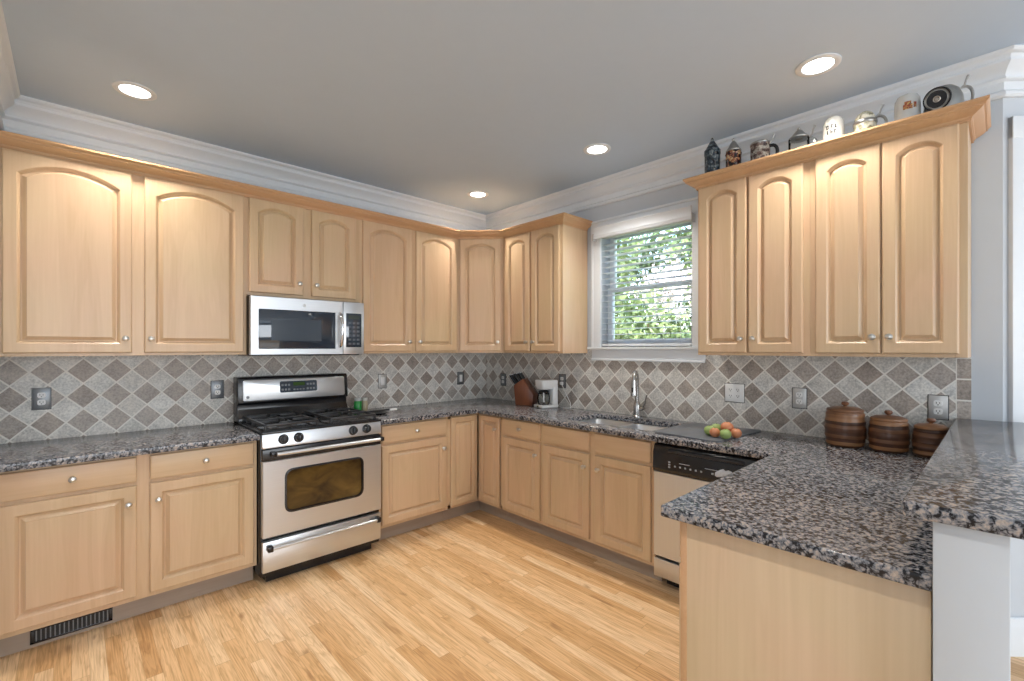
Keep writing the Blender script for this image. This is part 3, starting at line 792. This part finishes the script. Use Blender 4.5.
for x in (.118, .206, .553, .648):
    mb = MB(); T = Matrix.Translation((x, -.6865, .856)) @ Matrix.Rotation(R(-5.5), 4, 'X')
    mb.lathe([(.030, 0), (.030, .004), (.025, .006), (.0225, .026), (.019, .029), (0, .029)], (0, 0, 0), 'y', 20, mat=T)
    mb.box(-.0055, .0055, -.036, -.004, -.022, .022, .003, mat=T)
    mb.build('burner_knob', 'black', cp)
mb = MB(); mb.box(0, rw, -.690, -.045, .895, .910, .004); mb.box(.012, rw - .012, -.672, -.09, .9095, .914, .002)
ck = mb.build('cooktop', 'black', st)
bur = [(.185, -.52), (.185, -.27), (.572, -.52), (.572, -.27)]
for x, y in bur:
    mb = MB(); mb.lathe([(.070, .913), (.066, .918), (.042, .920), (.040, .930), (.034, .936), (0, .937)], (x, y, 0), 'z', 24); mb.build('burner', 'black_matte', ck)
for gx0, gx1 in ((.030, .335), (.422, .727)):
    mb = MB(); zg0, zg1 = .938, .950
    for x in (gx0, gx1): mb.box(x - .006, x + .006, -.655, -.175, zg0 - .004, zg1, .003)
    for y in (-.655, -.395, -.175): mb.box(gx0, gx1, y - .006, y + .006, zg0 - .004, zg1, .003)
    xm = (gx0 + gx1) / 2
    for y0_, y1_ in ((-.655, -.565), (-.48, -.395), (-.395, -.31), (-.23, -.175)): mb.box(xm - .005, xm + .005, y0_, y1_, zg0, zg1 + .003, .002)
    for yc in (-.52, -.27):
        mb.box(gx0, xm - .045, yc - .005, yc + .005, zg0, zg1 + .003, .002); mb.box(xm + .045, gx1, yc - .005, yc + .005, zg0, zg1 + .003, .002)
    for x in (gx0, gx1):
        for y in (-.65, -.395, -.178): mb.box(x - .008, x + .008, y - .008, y + .008, .912, .940, .002)
    mb.build('grate', 'black_matte', ck)
bg = MB()
prof = [(-.028, .895), (-.165, .895), (-.163, .930), (-.125, .985), (-.125, 1.020), (-.152, 1.032), (-.136, 1.195), (-.124, 1.206), (-.028, 1.206)]
bg.prism(prof, 0, 0, rw, bev=.004); b_ = bg.build('backguard', 'black', st)
TB = Matrix.Translation((0, -.1525, 1.03)) @ Matrix.Rotation(math.atan2(.016, .163) * -1, 4, 'X')
def pil(x0, x1, z0, z1, r, y): return rrect(x0, x1, z0, z1, r, y)
mb = MB(); mb.loops([pil(.030, rw - .026, .012, .156, .016, .002), pil(.030, rw - .026, .012, .156, .016, -.003), pil(.033, rw - .029, .015, .153, .014, -.005)], mat=TB); pn = mb.build('backguard_panel', 'steel', b_)
mb = MB(); mb.loops([pil(.262, .520, .058, .138, .012, -.003), pil(.262, .520, .058, .138, .012, -.0075)], mat=TB); mb.build('clock_panel', 'black_glass', b_)
mb = MB(); mb.box(.352, .432, -.0085, -.007, .104, .128, mat=TB); mb.build('display', 'display', b_)
mb = MB()
for i in range(3):
    for j in range(2):
        for xb in (.272, .445): mb.box(xb + i * .022, xb + i * .022 + .014, -.0088, -.007, .072 + j * .032, .086 + j * .032, .002, mat=TB)
for i in range(4): mb.box(.352 + i * .021, .366 + i * .021, -.0088, -.007, .072, .082, .002, mat=TB)
mb.build('keypad', 'plate_grey', b_)
mb = MB(); mb.lathe([(.010, 0), (.010, .002), (.008, .003), (0, .003)], (0, 0, 0), 'y', 20, mat=TB @ Matrix.Translation((.058, -.004, .040))); mb.build('emblem', 'plate_grey', b_)

# ------------------------------------------------------------------ microwave
mx0, mw = -2.2915, .760
mwv = thing('microwave', 'stainless over-the-range microwave hung under the short upper cabinet', 'microwave', (mx0, 0, 1.352))
H = .388
mb = MB(); mb.box(.003, mw - .003, -.375, 0, .006, H, .002); mb.box(.02, mw - .02, -.36, -.02, 0, .008); mb.build('body', 'black', mwv)
mb = MB()
x0, x1, z0, z1 = .002, .598, .008, H - .003
wx0, wx1, wz0, wz1 = .048, .545, .046, .304
mb.loops([rrect(x0, x1, z0, z1, .004, -.375), rrect(x0, x1, z0, z1, .004, -.402), rrect(x0 + .003, x1 - .003, z0 + .003, z1 - .003, .004, -.405),
          rrect(wx0, wx1, wz0, wz1, .006, -.405), rrect(wx0 + .002, wx1 - .002, wz0 + .002, wz1 - .002, .006, -.403)], cap1=False)
md = mb.build('door', 'steel', mwv)
mb = MB(); mb.box(wx0 + .001, wx1 - .001, -.4045, -.399, wz0 + .001, wz1 - .001, .001); mb.build('window', 'black_glass', md)
mb = MB(); mb.box(wx0 + .075, wx1 - .10, -.4052, -.4044, wz0 + .055, wz1 - .06); mb.build('window_screen', plain('microwave_mesh', (.05, .065, .085), .16, 0, .5), md)
hp = [(.575, -.405, .062), (.575, -.432, .075), (.575, -.447, .12), (.575, -.450, .18), (.575, -.447, .24), (.575, -.432, .285), (.575, -.405, .298)]
mb = MB(); mb.tube(hp, .0115, 12); mb.build('handle', 'chrome', md)
mb = MB(); mb.lathe([(.011, 0), (.011, .0015), (.009, .0022), (0, .0022)], (.330, -.405, .340), 'y', 20); mb.build('emblem', 'plate_steel', md)
mb = MB(); mb.box(.602, mw - .002, -.403, -.375, .008, H - .003, .003); cp = mb.build('control_panel', 'steel', mwv)
mb = MB(); mb.box(.622, .738, -.4055, -.402, .058, .304, .002); kp = mb.build('keypad', 'black_glass', cp)
mb = MB(); mb.box(.640, .722, -.4062, -.405, .262, .290); mb.build('display', plain('microwave_display', (.03, .05, .045), .1), kp)
mb = MB()
for i in range(3):
    for j in range(6): mb.box(.639 + i * .031, .660 + i * .031, -.4063, -.405, .076 + j * .030, .091 + j * .030, .0003)
mb.build('buttons', plain('printed_button', (.10, .12, .15), .25), kp)

# ------------------------------------------------------------------ dishwasher
dwt = thing('dishwasher', 'stainless dishwasher with a black control strip, right of the sink base', 'dishwasher', (0, -2.2525, 0), WALL_ROT)
W = .605
mb = MB(); mb.box(.004, W - .004, -.60, -.05, .10, .855, .002); mb.box(.03, W - .03, -.53, -.1, 0, .1); mb.build('body', 'black', dwt)
mb = MB(); mb.loops([[(.003, -.60, .198), (W - .003, -.60, .198), (W - .003, -.60, .690), (.003, -.60, .690)],
                     [(.003, -.632, .198), (W - .003, -.632, .198), (W - .003, -.632, .690), (.003, -.632, .690)],
                     [(.007, -.637, .203), (W - .007, -.637, .203), (W - .007, -.637, .687), (.007, -.637, .687)]])
dp = mb.build('door', 'steel_v', dwt)
mb = MB(); mb.prism([(-.60, .692), (-.640, .692), (-.646, .71), (-.642, .80), (-.625, .845), (-.60, .848)], 0, .002, W - .002, bev=.002); cpn = mb.build('control_panel', 'black', dwt)
mb = MB(); mb.box(.10, W - .10, -.652, -.60, .812, .828, .003); mb.build('handle_recess', 'black_matte', cpn)
mb = MB()
for k in range(6): mb.box(.135 + k * .030, .145 + k * .030, -.6465, -.640, .733, .742, .001)
for k in range(3): mb.box(.345 + k * .028, .357 + k * .028, -.6465, -.640, .733, .742, .001)
mb.box(.100, .112, -.6465, -.640, .738, .746, .001); mb.box(.100, .112, -.6465, -.640, .752, .760, .001); mb.box(.100, .112, -.6465, -.640, .724, .732, .001)
mb.box(.165, .225, -.6462, -.640, .757, .760); mb.box(.31, .40, -.6462, -.640, .757, .760)
mb.build('button_marks', plain('pale_print', (.45, .48, .52), .4), cpn)
mb = MB(); mb.box(.003, W - .003, -.634, -.60, .078, .184, .003); mb.build('lower_panel', 'steel_v', dwt)
mb = MB(); mb.tube([(.16, -.545, .03), (.16, -.60, .03)], .022, 14); mb.build('foot', 'chrome', dwt)
mg = MB()
mg.prism([(-.045 + a, b) for a, b in ((0, .006), (.012, 0), (.03, .004), (.045, .012), (.066, .014), (.086, .026), (.088, .040), (.07, .046), (.055, .040), (.044, .048), (.026, .040), (.012, .030), (.002, .022))], 1, -.003, 0, bev=.001)
mag = mg.build('magnet', plain('white_blue_print', (.62, .68, .80), .4, 0, .5, .35, 90)); mag.location = (-.6475, -2.662, .727); mag.rotation_euler = (0, 0, WALL_ROT)
tag(mag, 'white and pale blue magnet stuck on the black dishwasher control strip', 'magnet')

# ------------------------------------------------------------------ outlets and switches
def outlet(label, kind, plate, loc, rot, gangs=1, ins='white'):
    o = thing('wall_' + ('switch' if kind == 'switch' else 'outlet'), label, 'outlet' if kind != 'switch' else 'switch', loc, rot, 'outlets and switches on the backsplash')
    w = .072 if gangs == 1 else .118; h = .116
    mb = MB(); mb.box(-w / 2, w / 2, -.0045, 0, -h / 2, h / 2, .002); mb.box(-w / 2 + .005, w / 2 - .005, -.006, -.004, -h / 2 + .005, h / 2 - .005, .001); pl = mb.build('plate', plate, o)
    mb = MB(); mb.box(-w / 2 - .003, w / 2 + .003, -.002, 0, -h / 2 - .003, h / 2 + .003); mb.build('plate_rim', 'dark_gap' if plate != 'plate_grey' else 'black', o)
    for g_ in range(gangs):
        xc = 0 if gangs == 1 else (-.023 + .046 * g_)
        if kind == 'switch':
            mb = MB(); mb.box(xc - .017, xc + .017, -.009, -.005, -.034, .034, .002); r_ = mb.build('rocker', ins, o); continue
        for zc in (-.020, .020):
            mb = MB(); mb.loops([rrect(xc - .0165, xc + .0165, zc - .0145, zc + .0145, .010, -.005), rrect(xc - .0165, xc + .0165, zc - .0145, zc + .0145, .010, -.0085)]); rc = mb.build('receptacle', ins, o)
            mb = MB(); mb.box(xc - .0075, xc - .0050, -.0092, -.008, zc - .002, zc + .007); mb.box(xc + .0050, xc + .0075, -.0092, -.008, zc - .002, zc + .006); mb.lathe([(.0028, 0), (.0028, .001), (0, .001)], (xc, -.0083, zc - .0075), 'y', 8)
            mb.build('slots', 'dark_gap', rc)
    return o
ZA = 1.124
outlet('duplex outlet in a dark grey plate at the far left of the stove wall', 'outlet', 'plate_grey', (-3.226, -.008, ZA), 0)
outlet('duplex outlet in a grey plate just left of the range backguard', 'outlet', 'plate_grey', (-2.391, -.008, ZA), 0)
outlet('single rocker switch in a steel plate right of the range', 'switch', 'plate_steel', (-1.175, -.008, ZA - .003), 0)
outlet('small dark-plated rocker switch on the stove wall near the corner', 'switch', 'plate_grey', (-.341, -.008, 1.110), 0)
outlet('dark-plated outlet on the window wall left of the knife block', 'outlet', 'plate_grey', (-.008, -.267, 1.092), WALL_ROT)
outlet('dark-plated outlet on the window wall right of the coffee maker', 'outlet', 'plate_grey', (-.008, -1.028, 1.118), WALL_ROT)
outlet('double-gang white outlet plate on the backsplash above the cutting board', 'outlet', 'white', (-.008, -2.473, 1.115), WALL_ROT, 2)
outlet('single-gang steel outlet plate between the double plate and the canisters', 'outlet', 'plate_steel', (-.008, -2.841, 1.110), WALL_ROT)
oo = outlet('white outlet in a clear grey plate above the smallest canister, by the bar', 'outlet', 'plate_steel', (-.008, -3.441, 1.112), WALL_ROT)

# ------------------------------------------------------------------ recessed lights
for nm, (x, y) in (('recessed ceiling light above the left end of the stove wall', (-2.866, -.55)), ('smallest recessed ceiling light, over the inside corner', (-.54, -.52)),
                   ('recessed ceiling light in front of the window', (-.537, -1.781)), ('recessed ceiling light nearest the row of steins', (-.539, -3.057)),
                   ('recessed ceiling light above the floor in the middle of the kitchen, out of the picture', (-2.87, -1.80)), ('recessed ceiling light beside the end of the peninsula, out of the picture', (-2.87, -3.06))):
    o = thing('recessed_light', nm, 'ceiling light', (x, y, CH), 0, 'recessed ceiling lights')
    mb = MB(); mb.lathe([(.092, 0), (.092, -.004), (.084, -.008), (.066, -.006), (.062, 0)], (0, 0, -.0005), 'z', 36); mb.build('trim_ring', 'trim', o)
    mb = MB(); mb.lathe([(0, -.004), (.0635, -.004), (.0635, -.001), (0, -.001)], (0, 0, 0), 'z', 32); mb.build('diffuser', 'bulb', o)
    d = bpy.data.lights.new('lamp', 'SPOT'); d.energy = 46; d.color = (1, .945, .875); d.spot_size = R(120); d.spot_blend = .8; d.shadow_soft_size = .06
    l = bpy.data.objects.new('lamp', d); COL.objects.link(l); l.parent = o; l.location = (0, 0, -.02)

# ------------------------------------------------------------------ things on the counters
def canister(label, y, r, h):
    o = thing('wooden_canister', label, 'canister', (-.178, y, CT), 0, 'wooden canisters')
    b = [(0, 0), (r * .84, 0), (r * .88, .004)]
    n = 14
    for i in range(n + 1):
        t = i / n; rr_ = r * (.88 + .12 * math.sin(PI * (t * .9 + .07)) ** .8) + (.0030 if i % 3 == 1 else 0)
        b.append((rr_, .006 + t * (h - .006)))
    b += [(r * .86, h + .001), (0, h + .001)]
    mb = MB(); mb.lathe(b, (0, 0, 0), 'z', 36); mb.build('body', 'acacia', o)
    lid = MB(); lid.lathe([(0, h), (r * .90, h), (r * .93, h + .005), (r * .90, h + .013), (r * .70, h + .021), (r * .3, h + .026), (0, h + .027)], (0, 0, 0), 'z', 36); l = lid.build('lid', 'acacia', o)
    k = MB(); k.lathe([(0, h + .024), (.008, h + .025), (.008, h + .029), (.015, h + .034), (.0175, h + .041), (.014, h + .049), (0, h + .053)], (0, 0, 0), 'z', 18); k.build('knob', 'acacia_knob', l)
canister('tallest banded wooden canister, leftmost of the three', -3.094, .088, .178)
canister('middle-sized banded wooden canister between the other two', -3.272, .080, .150)
canister('smallest banded wooden canister, partly hidden behind the bar top', -3.428, .068, .128)

# cutting board and tomatoes
cb = MB()
pts = rounded([(-.085, -2.215, .03), (-.050, -2.655, .03), (-.600, -2.610, .05), (-.570, -2.215, .03)], 0, 6)
cb.loops([[(x, y, CT + .001) for x, y in pts], [(x, y, CT + .007) for x, y in pts], [(x * .99 - .004, (y + 2.43) * .985 - 2.43, CT + .009) for x, y in pts]])
o = cb.build('cutting_board', 'slate'); tag(o, 'dark grey glass cutting board on the counter right of the sink', 'cutting board')
tz = CT + .009
toms = [('green', -.385, -2.515, .036, 'green tomato at the back left of the pile on the cutting board'), ('green', -.455, -2.505, .033, 'leftmost green tomato of the pile on the cutting board'),
        ('green', -.505, -2.635 + .02, .033, 'yellow-green tomato at the front of the pile on the cutting board'), ('orange', -.490, -2.550, .031, 'orange tomato at the front left of the pile on the cutting board'),
        ('orange', -.410, -2.585, .039, 'largest orange tomato, at the top middle of the pile on the cutting board'), ('orange', -.430, -2.655 + .012, .032, 'rightmost orange tomato of the pile on the cutting board')]
for i, (c, x, y, r, lab) in enumerate(toms):
    r *= .90
    zz = tz + r * .92 + (.016 if i == 4 else 0)
    o = thing('tomato', lab, 'tomato', (x, y, zz), random.random() * 6, 'tomatoes on the cutting board')
    mb = MB(); pr = [(0, -r * .92)] + [(r * math.cos(t) ** .92 if abs(math.cos(t)) > .01 else 0, r * .92 * math.sin(t)) for t in [R(-90 + 15 * k) for k in range(1, 12)]] + [(r * .12, r * .86), (0, r * .82)]
    mb.lathe(pr, (0, 0, 0), 'z', 22); mb.build('fruit', 'tomato_' + c, o, angle=60)
    mb = MB(); mb.lathe([(.004, r * .80), (.003, r * .92), (0, r * .93)], (0, 0, 0), 'z', 8); mb.build('stem', 'grass', o)

# knife block
kb = thing('knife_block', 'reddish wooden knife block with black-handled knives beside the coffee maker', 'knife block', (-.150, -.720, CT), R(-66))
mb = MB(); mb.prism([(-.07, 0), (.075, 0), (.085, .085), (-.005, .215), (-.085, .160)], 1, -.055, .055, bev=.003)
mb.build('block', 'block', kb); kb.scale = (1.1, 1.1, 1.1)
ax = Vector((.575, 0, .818)); ax = Vector((-.56, 0, .83))
for i, (u, v, L) in enumerate(((.15, -.036, .085), (.15, 0, .085), (.15, .036, .08), (.52, -.034, .075), (.52, 0, .07), (.52, .034, .07), (.84, -.02, .06), (.84, .02, .06))):
    p = Vector((-.085 + .08 * u, v, .160 + .055 * u)); q = p + ax * L
    mb = MB(); mb.tube([p + ax * .001, p + ax * (L * .3), p + ax * (L * .75), q], [.0095, .0105, .0115, .0105], 8)
    kn = mb.build('knife_handle', 'black', kb)
    mb = MB(); mb.tube([q, q + ax * .006], .0105, 8); mb.build('handle_cap', 'chrome', kn)

# coffee maker
cm = thing('coffee_maker', 'small white drip coffee maker with a glass carafe', 'coffee maker', (-.150, -.965, CT), R(-105))
mb = MB(); mb.box(-.070, .070, -.085, .085, 0, .026, .010, seg=3); mb.box(-.066, .066, .030, .082, .02, .20, .012, seg=3); mb.build('body', 'white', cm)
mb = MB(); mb.loops([[(a * .82, b * .85, .158) for a, b in rounded([(-.068, -.075, .03), (.068, -.075, .03), (.068, .08, .02), (-.068, .08, .02)], 0)],
    [(a, b, .182) for a, b in rounded([(-.068, -.075, .03), (.068, -.075, .03), (.068, .08, .02), (-.068, .08, .02)], 0)], [(a, b, .228) for a, b in rounded([(-.070, -.078, .03), (.070, -.078, .03), (.070, .082, .02), (-.070, .082, .02)], 0)],
    [(a * .95, b * .95, .236) for a, b in rounded([(-.070, -.078, .03), (.070, -.078, .03), (.070, .082, .02), (-.070, .082, .02)], 0)]])
mb.build('brew_head', 'white', cm)
mb = MB(); mb.lathe([(.046, .0262), (.048, .030), (0, .030)], (0, -.025, 0), 'z', 24); mb.build('hot_plate', 'black', cm)
mb = MB(); mb.lathe([(0, .031), (.044, .031), (.052, .045), (.054, .085), (.048, .120), (.042, .130), (.040, .130), (.046, .118), (.051, .085), (.049, .046), (0, .034)], (0, -.025, 0), 'z', 28); cf = mb.build('carafe', 'clear_glass', cm)
mb = MB(); mb.lathe([(.044, .130), (.046, .140), (.030, .148), (0, .149)], (0, -.025, 0), 'z', 24); mb.lathe([(.0495, .116), (.0495, .124), (.046, .124)], (0, -.025, 0), 'z', 24)
mb.build('carafe_lid', 'black', cf)
mb = MB(); mb.tube([(.040, -.050, .125), (.064, -.065, .120), (.072, -.070, .09), (.060, -.062, .055)], .006, 8); mb.build('carafe_handle', 'white', cf)
mb = MB(); mb.box(-.012, .012, -.0875, -.084, .006, .018, .002); mb.build('switch', 'black', cm)
cd = MB(); cd.tube([(-.070, -1.050, CT + .004), (-.090, -1.12, CT + .004), (-.060, -1.165, CT + .004), (-.035, -1.14, CT + .04), (-.022, -1.07, CT + .13), (-.020, -1.030, CT + .195)], .0032, 8)
cd.box(-.030, -.0175, -1.042, -1.014, CT + .190, CT + .214, .003)
tag(cd.build('power_cord', 'white'), 'white power cord of the coffee maker plugged into the wall outlet', 'cord')

# jars and spoon rest right of the range
def jar(label, x, y, r, h, mat, cap):
    o = thing('spice_jar', label, 'jar', (x, y, CT), 0, 'jars behind the range')
    mb = MB(); mb.lathe([(0, 0), (r * .95, 0), (r, .004), (r, h * .72), (r * .85, h * .78), (r * .82, h * .80), (0, h * .80)], (0, 0, 0), 'z', 20); mb.build('jar_body', mat, o)
    mb = MB(); mb.lathe([(r * .88, h * .79), (r * .92, h * .80), (r * .92, h * .98), (r * .85, h), (0, h)], (0, 0, 0), 'z', 20); mb.build('lid', cap, o)
    mb = MB(); mb.lathe([(r + .0006, h * .52), (r + .0006, h * .68)], (0, 0, 0), 'z', 20); mb.bm.faces.ensure_lookup_table()
    return o
jar('bright green spice jar with a pale lid on the counter right of the backguard', -1.455, -.135, .031, .112, 'green_label', 'st_grey')
jar('slim pale glass jar just right of the green spice jar', -1.388, -.115, .024, .108, 'amber_label', 'st_white')
sr = thing('spoon_rest', 'black spoon rest holding a spoon, at the right edge of the range', 'spoon rest', (-1.405, -.375, CT))
mb = MB(); mb.lathe([(0, .001), (.045, .001), (.068, .012), (.072, .017), (.066, .015), (.044, .005), (0, .004)], (0, 0, 0), 'z', 28); mb.build('dish', 'black', sr)
sp_ = thing('cooking_spoon', 'dark cooking spoon with a white handle tip lying across the spoon rest', 'spoon', (-1.405, -.375, CT + .0185))
mb = MB(); mb.tube([(-.10, .05, .004), (-.03, .012, .010), (.05, -.01, .012), (.10, -.02, .014)], [.006, .005, .006, .007], 8); mb.lathe([(0, -.004), (.02, -.003), (.026, .003), (.018, .0), (0, -.001)], (-.105, .052, .004), 'z', 16)
mb.build('spoon_bowl', 'black_matte', sp_)
mb = MB(); mb.box(.085, .145, -.035, -.010, .006, .020, .005); mb.build('handle_tip', 'white', sp_)

# ------------------------------------------------------------------ steins on the right cabinets
SZ = UZ1
def stein(label, y, x=-.265, name='beer_stein'):
    return thing(name, label, 'stein', (x, y, SZ), WALL_ROT, 'steins along the cabinet top')
def body(o, prof, mat, seg=28, name='body'):
    mb = MB(); mb.lathe(prof, (0, 0, 0), 'z', seg); return mb.build(name, mat, o)
def handle(o, r, z0, z1, mat, out=.045, rad=.0075, sgn=1, ang=0):
    pts = []
    for k in range(11):
        t = PI * k / 10; pts.append(((r - .003) * 1 + out * math.sin(t) ** .7, 0, (z0 + z1) / 2 + (z1 - z0) / 2 * math.cos(t)))
    ca, sa = math.cos(ang), math.sin(ang)
    mb = MB(); mb.tube([(sgn * p[0] * ca, sgn * p[0] * sa, p[2]) for p in pts], rad, 10); return mb.build('handle', mat, o)
def thumb(o, x, z, mat='pewter', h=.03):
    mb = MB(); mb.tube([(x - .012, 0, z - .012), (x, 0, z), (x + .004, 0, z + h * .5), (x + .012, 0, z + h)], [.005, .0045, .004, .007], 8); return mb.build('thumb_lift', mat, o)
def conic(o, r, z, h, mat='pewter', tip=True):
    p = [(0, z - .001), (r * 1.04, z), (r * 1.06, z + .006), (r * .95, z + .012), (r * .70, z + h * .35), (r * .40, z + h * .65), (r * .18, z + h * .80)]
    p += [(r * .22, z + h * .88), (r * .10, z + h), (0, z + h * 1.01)] if tip else [(0, z + h * .85)]
    return body(o, p, mat, name='lid')
# 1 tall blue-black
s = stein('tall dark blue relief stein with a pointed lid, leftmost on the cabinet top', -2.440)
body(s, [(0, 0), (.047, 0), (.049, .008), (.044, .016), (.044, .19), (.047, .20), (.047, .214), (.042, .216), (0, .216)], 'st_blue'); conic(s, .044, .217, .085, 'st_blue'); handle(s, .044, .05, .18, 'st_blue', ang=R(120))
# 2 dark with painted scene
s = stein('dark stein painted with a red and gold scene, second from the left', -2.565)
body(s, [(0, 0), (.045, 0), (.047, .008), (.042, .016), (.042, .155), (.045, .165), (.040, .178), (.0, .178)], 'st_red'); conic(s, .040, .179, .080, 'pewter'); handle(s, .042, .04, .15, 'st_red', ang=R(120))
# 3 wide brown
s = stein('squat brown stoneware stein with a flat pewter lid and dark banded handle', -2.712)
body(s, [(0, 0), (.052, 0), (.054, .01), (.050, .018), (.050, .165), (.052, .172), (0, .172)], 'st_brown'); conic(s, .050, .173, .034, 'pewter', False); handle(s, .050, .07, .155, 'black', .042, .009); thumb(s, .062, .178)
# 4 glass with pewter lid
s = stein('clear glass stein with a domed pewter lid and lifted thumb piece', -2.905)
body(s, [(0, 0), (.050, 0), (.052, .01), (.049, .016), (.049, .135), (.050, .142), (0, .1425)], 'clear_glass')
conic(s, .046, .143, .062, 'pewter'); handle(s, .049, .04, .13, 'clear_glass', .036, .008); thumb(s, .062, .150, 'pewter', .042)
# 5 white with lettering
s = stein('rounded white stein with black lettering', -3.062)
body(s, [(0, 0), (.044, 0), (.046, .006), (.047, .14), (.045, .170), (.038, .190), (.024, .202), (0, .206)], 'st_white')
def mark(pts, r, z0, sc):
    """flat glyph strokes bent round the body; pts are rectangles (u0, u1, v0, v1)"""
    mb = MB()
    for u0, u1, v0, v1 in pts:
        n = 4; outer = []; 
        for rr_ in (r + .0002, r + .0010):
            L = [];
            for i in range(n + 1):
                a = -PI / 2 + (u0 + (u1 - u0) * i / n) * sc / r; L.append((rr_ * math.cos(a), rr_ * math.sin(a), z0 + v0 * sc))
            for i in range(n, -1, -1):
                a = -PI / 2 + (u0 + (u1 - u0) * i / n) * sc / r; L.append((rr_ * math.cos(a), rr_ * math.sin(a), z0 + v1 * sc))
            outer.append(L)
        mb.loops(outer)
    return mb
gl = [(-3.6, -3.0, 3, 6), (-3.0, -1.6, 5.2, 6), (-3.2, -1.4, 3, 3.7), (-1.9, -1.3, 3.4, 5), (-.4, .2, 3, 6.2), (-.2, 1.6, 5.6, 6.3), (-.2, 1.3, 4.4, 5), (2.0, 3.4, 3.2, 3.9), (2.4, 3.0, 3.2, 6),
      (-3.0, -2.3, -1, 2), (-2.6, -1.4, -1, -.3), (-.6, .1, -1, 2), (-.3, 1.2, .2, .9), (-.3, 1.2, -1, -.3), (1.8, 2.5, -1, 2), (2.2, 3.3, 1.3, 2)]
mark(gl, .0470, .112, .0065).build('lettering', 'letter', s)
# 6 cream relief
s = stein('cream relief stein with a pewter hinge and open handle', -3.192)
body(s, [(0, 0), (.046, 0), (.049, .01), (.047, .05), (.046, .12), (.042, .150), (.030, .172), (.016, .182), (0, .184)], 'st_cream'); handle(s, .046, .06, .145, 'pewter', .040, .006); thumb(s, .058, .158, 'pewter', .035)
mb = MB(); mb.lathe([(.0475, .118), (.0495, .122), (.0495, .132), (.0455, .138)], (0, 0, 0), 'z', 28); mb.build('rim_band', 'pewter', s)
# 7 white with red emblem
s = stein('smooth pale grey stein with a red and gold emblem', -3.352)
body(s, [(0, 0), (.046, 0), (.048, .006), (.048, .15), (.046, .178), (.038, .194), (.02, .202), (0, .204)], 'st_grey')
mark([(-1.2, 2.8, -1, 1.6), (-.6, 2.2, 1.6, 3.2), (3.2, 4.6, -.5, 2.4)], .0485, .128, .0085).build('emblem', 'emblem', s)
# 8 squat pewter
s = stein('squat round pewter stein with a ringed medallion, rightmost by the wall', -3.474, -.235)
body(s, [(0, 0), (.046, 0), (.054, .01), (.066, .05), (.070, .10), (.066, .145), (.054, .178), (.036, .196), (.014, .203), (0, .204)], 'pewter')
md_ = MB(); TM = Matrix.Translation((-.014, -.066, .130)) @ Matrix.Rotation(R(18), 4, 'X') @ Matrix.Rotation(R(-12), 4, 'Z')
md_.lathe([(.047, 0), (.047, .010), (.043, .013), (.040, .010), (.036, .010), (.033, .013), (.029, .011), (.016, .012), (.012, .016), (.008, .014), (0, .016)], (0, 0, 0), 'y', 32, mat=TM)
md_.build('medallion', 'pewter', s)
mb = MB(); mb.lathe([(.0475, .008), (.0500, .010), (.0475, .0145), (.044, .0142), (.044, .008)], (0, 0, 0), 'y', 32, mat=TM); mb.lathe([(.0345, .010), (.0355, .0145), (.031, .0142)], (0, 0, 0), 'y', 32, mat=TM); mb.build('dark_ring', 'black', s)
handle(s, .064, .08, .178, 'pewter', .034, .006); thumb(s, .070, .186, 'pewter', .036)

# ------------------------------------------------------------------ outdoors
mb = MB(); mb.box(.2, 30, -22, 18, -.5, -.45); struct(mb.build('ground', 'grass'))
def tree(name, label, loc, rad, h0, n, mat, trunk=.12, seed=1, size=.10):
    rnd = random.Random(seed); t = thing(name, label, 'tree', loc, 0, 'greenery outside the window')
    b = bmesh.new()
    for k in range(n):
        while True:
            p = Vector((rnd.uniform(-1, 1), rnd.uniform(-1, 1), rnd.uniform(-1, 1)))
            if .25 < p.length < 1: break
        bump = 1 + .22 * math.sin(5 * p.x + seed) * math.cos(4 * p.y) + .18 * math.sin(7 * p.z + 2 * p.y)
        c = Vector((p.x * rad[0], p.y * rad[1], p.z * rad[2])) * bump + Vector((0, 0, h0 + rad[2]))
        u = Vector((rnd.gauss(0, 1), rnd.gauss(0, 1), rnd.gauss(0, 1))).normalized(); w = u.cross(Vector((rnd.gauss(0, 1), rnd.gauss(0, 1), rnd.gauss(0, 1)))).normalized()
        s_ = size * rnd.uniform(.6, 1.2)
        vs = [b.verts.new(c + u * s_), b.verts.new(c + w * s_ * .45 + u * s_ * .1), b.verts.new(c - u * s_ * .9), b.verts.new(c - w * s_ * .45 + u * s_ * .1)]
        b.faces.new(vs)
    mb = MB(); mb.bm.free(); mb.bm = b; mb.build('foliage', mat, t)
    mb = MB(); mb.tube([(0, 0, 0), (.03, .02, h0 * .6 + .2), (-.02, .03, h0 + rad[2])], [trunk, trunk * .8, trunk * .4], 9); mb.build('trunk', 'bark', t)
tree('shrub', 'dense green shrub close outside the lower half of the window', (3.3, .05, -.45), (.85, 1.6, 1.22), .15, 6800, 'leaf', .05, 3, .075)
tree('tree', 'leafy green tree at the left of the window view', (5.6, 3.0, -.45), (1.1, 1.35, 2.3), .9, 4600, 'leaf', .11, 5, .09)
tree('tree', 'pale stand-in tree for the bright white patch in the middle of the window view', (7.7, 2.0, -.45), (.8, .8, .75), 2.55, 2600, 'leaf_pink', .08, 8, .07)  # added tree; its pale leaves imitate a bright white patch between the greenery
tree('tree', 'tall dark green tree behind the pale stand-in tree', (11.2, 4.6, -.45), (1.9, 3.2, 2.5), 1.3, 7500, 'leaf_dark', .16, 11, .13)
tree('tree', 'open green tree whose branches fill the upper right of the window view', (4.7, -.55, -.45), (.8, .85, 1.1), 2.5, 2400, 'leaf', .10, 14, .08)
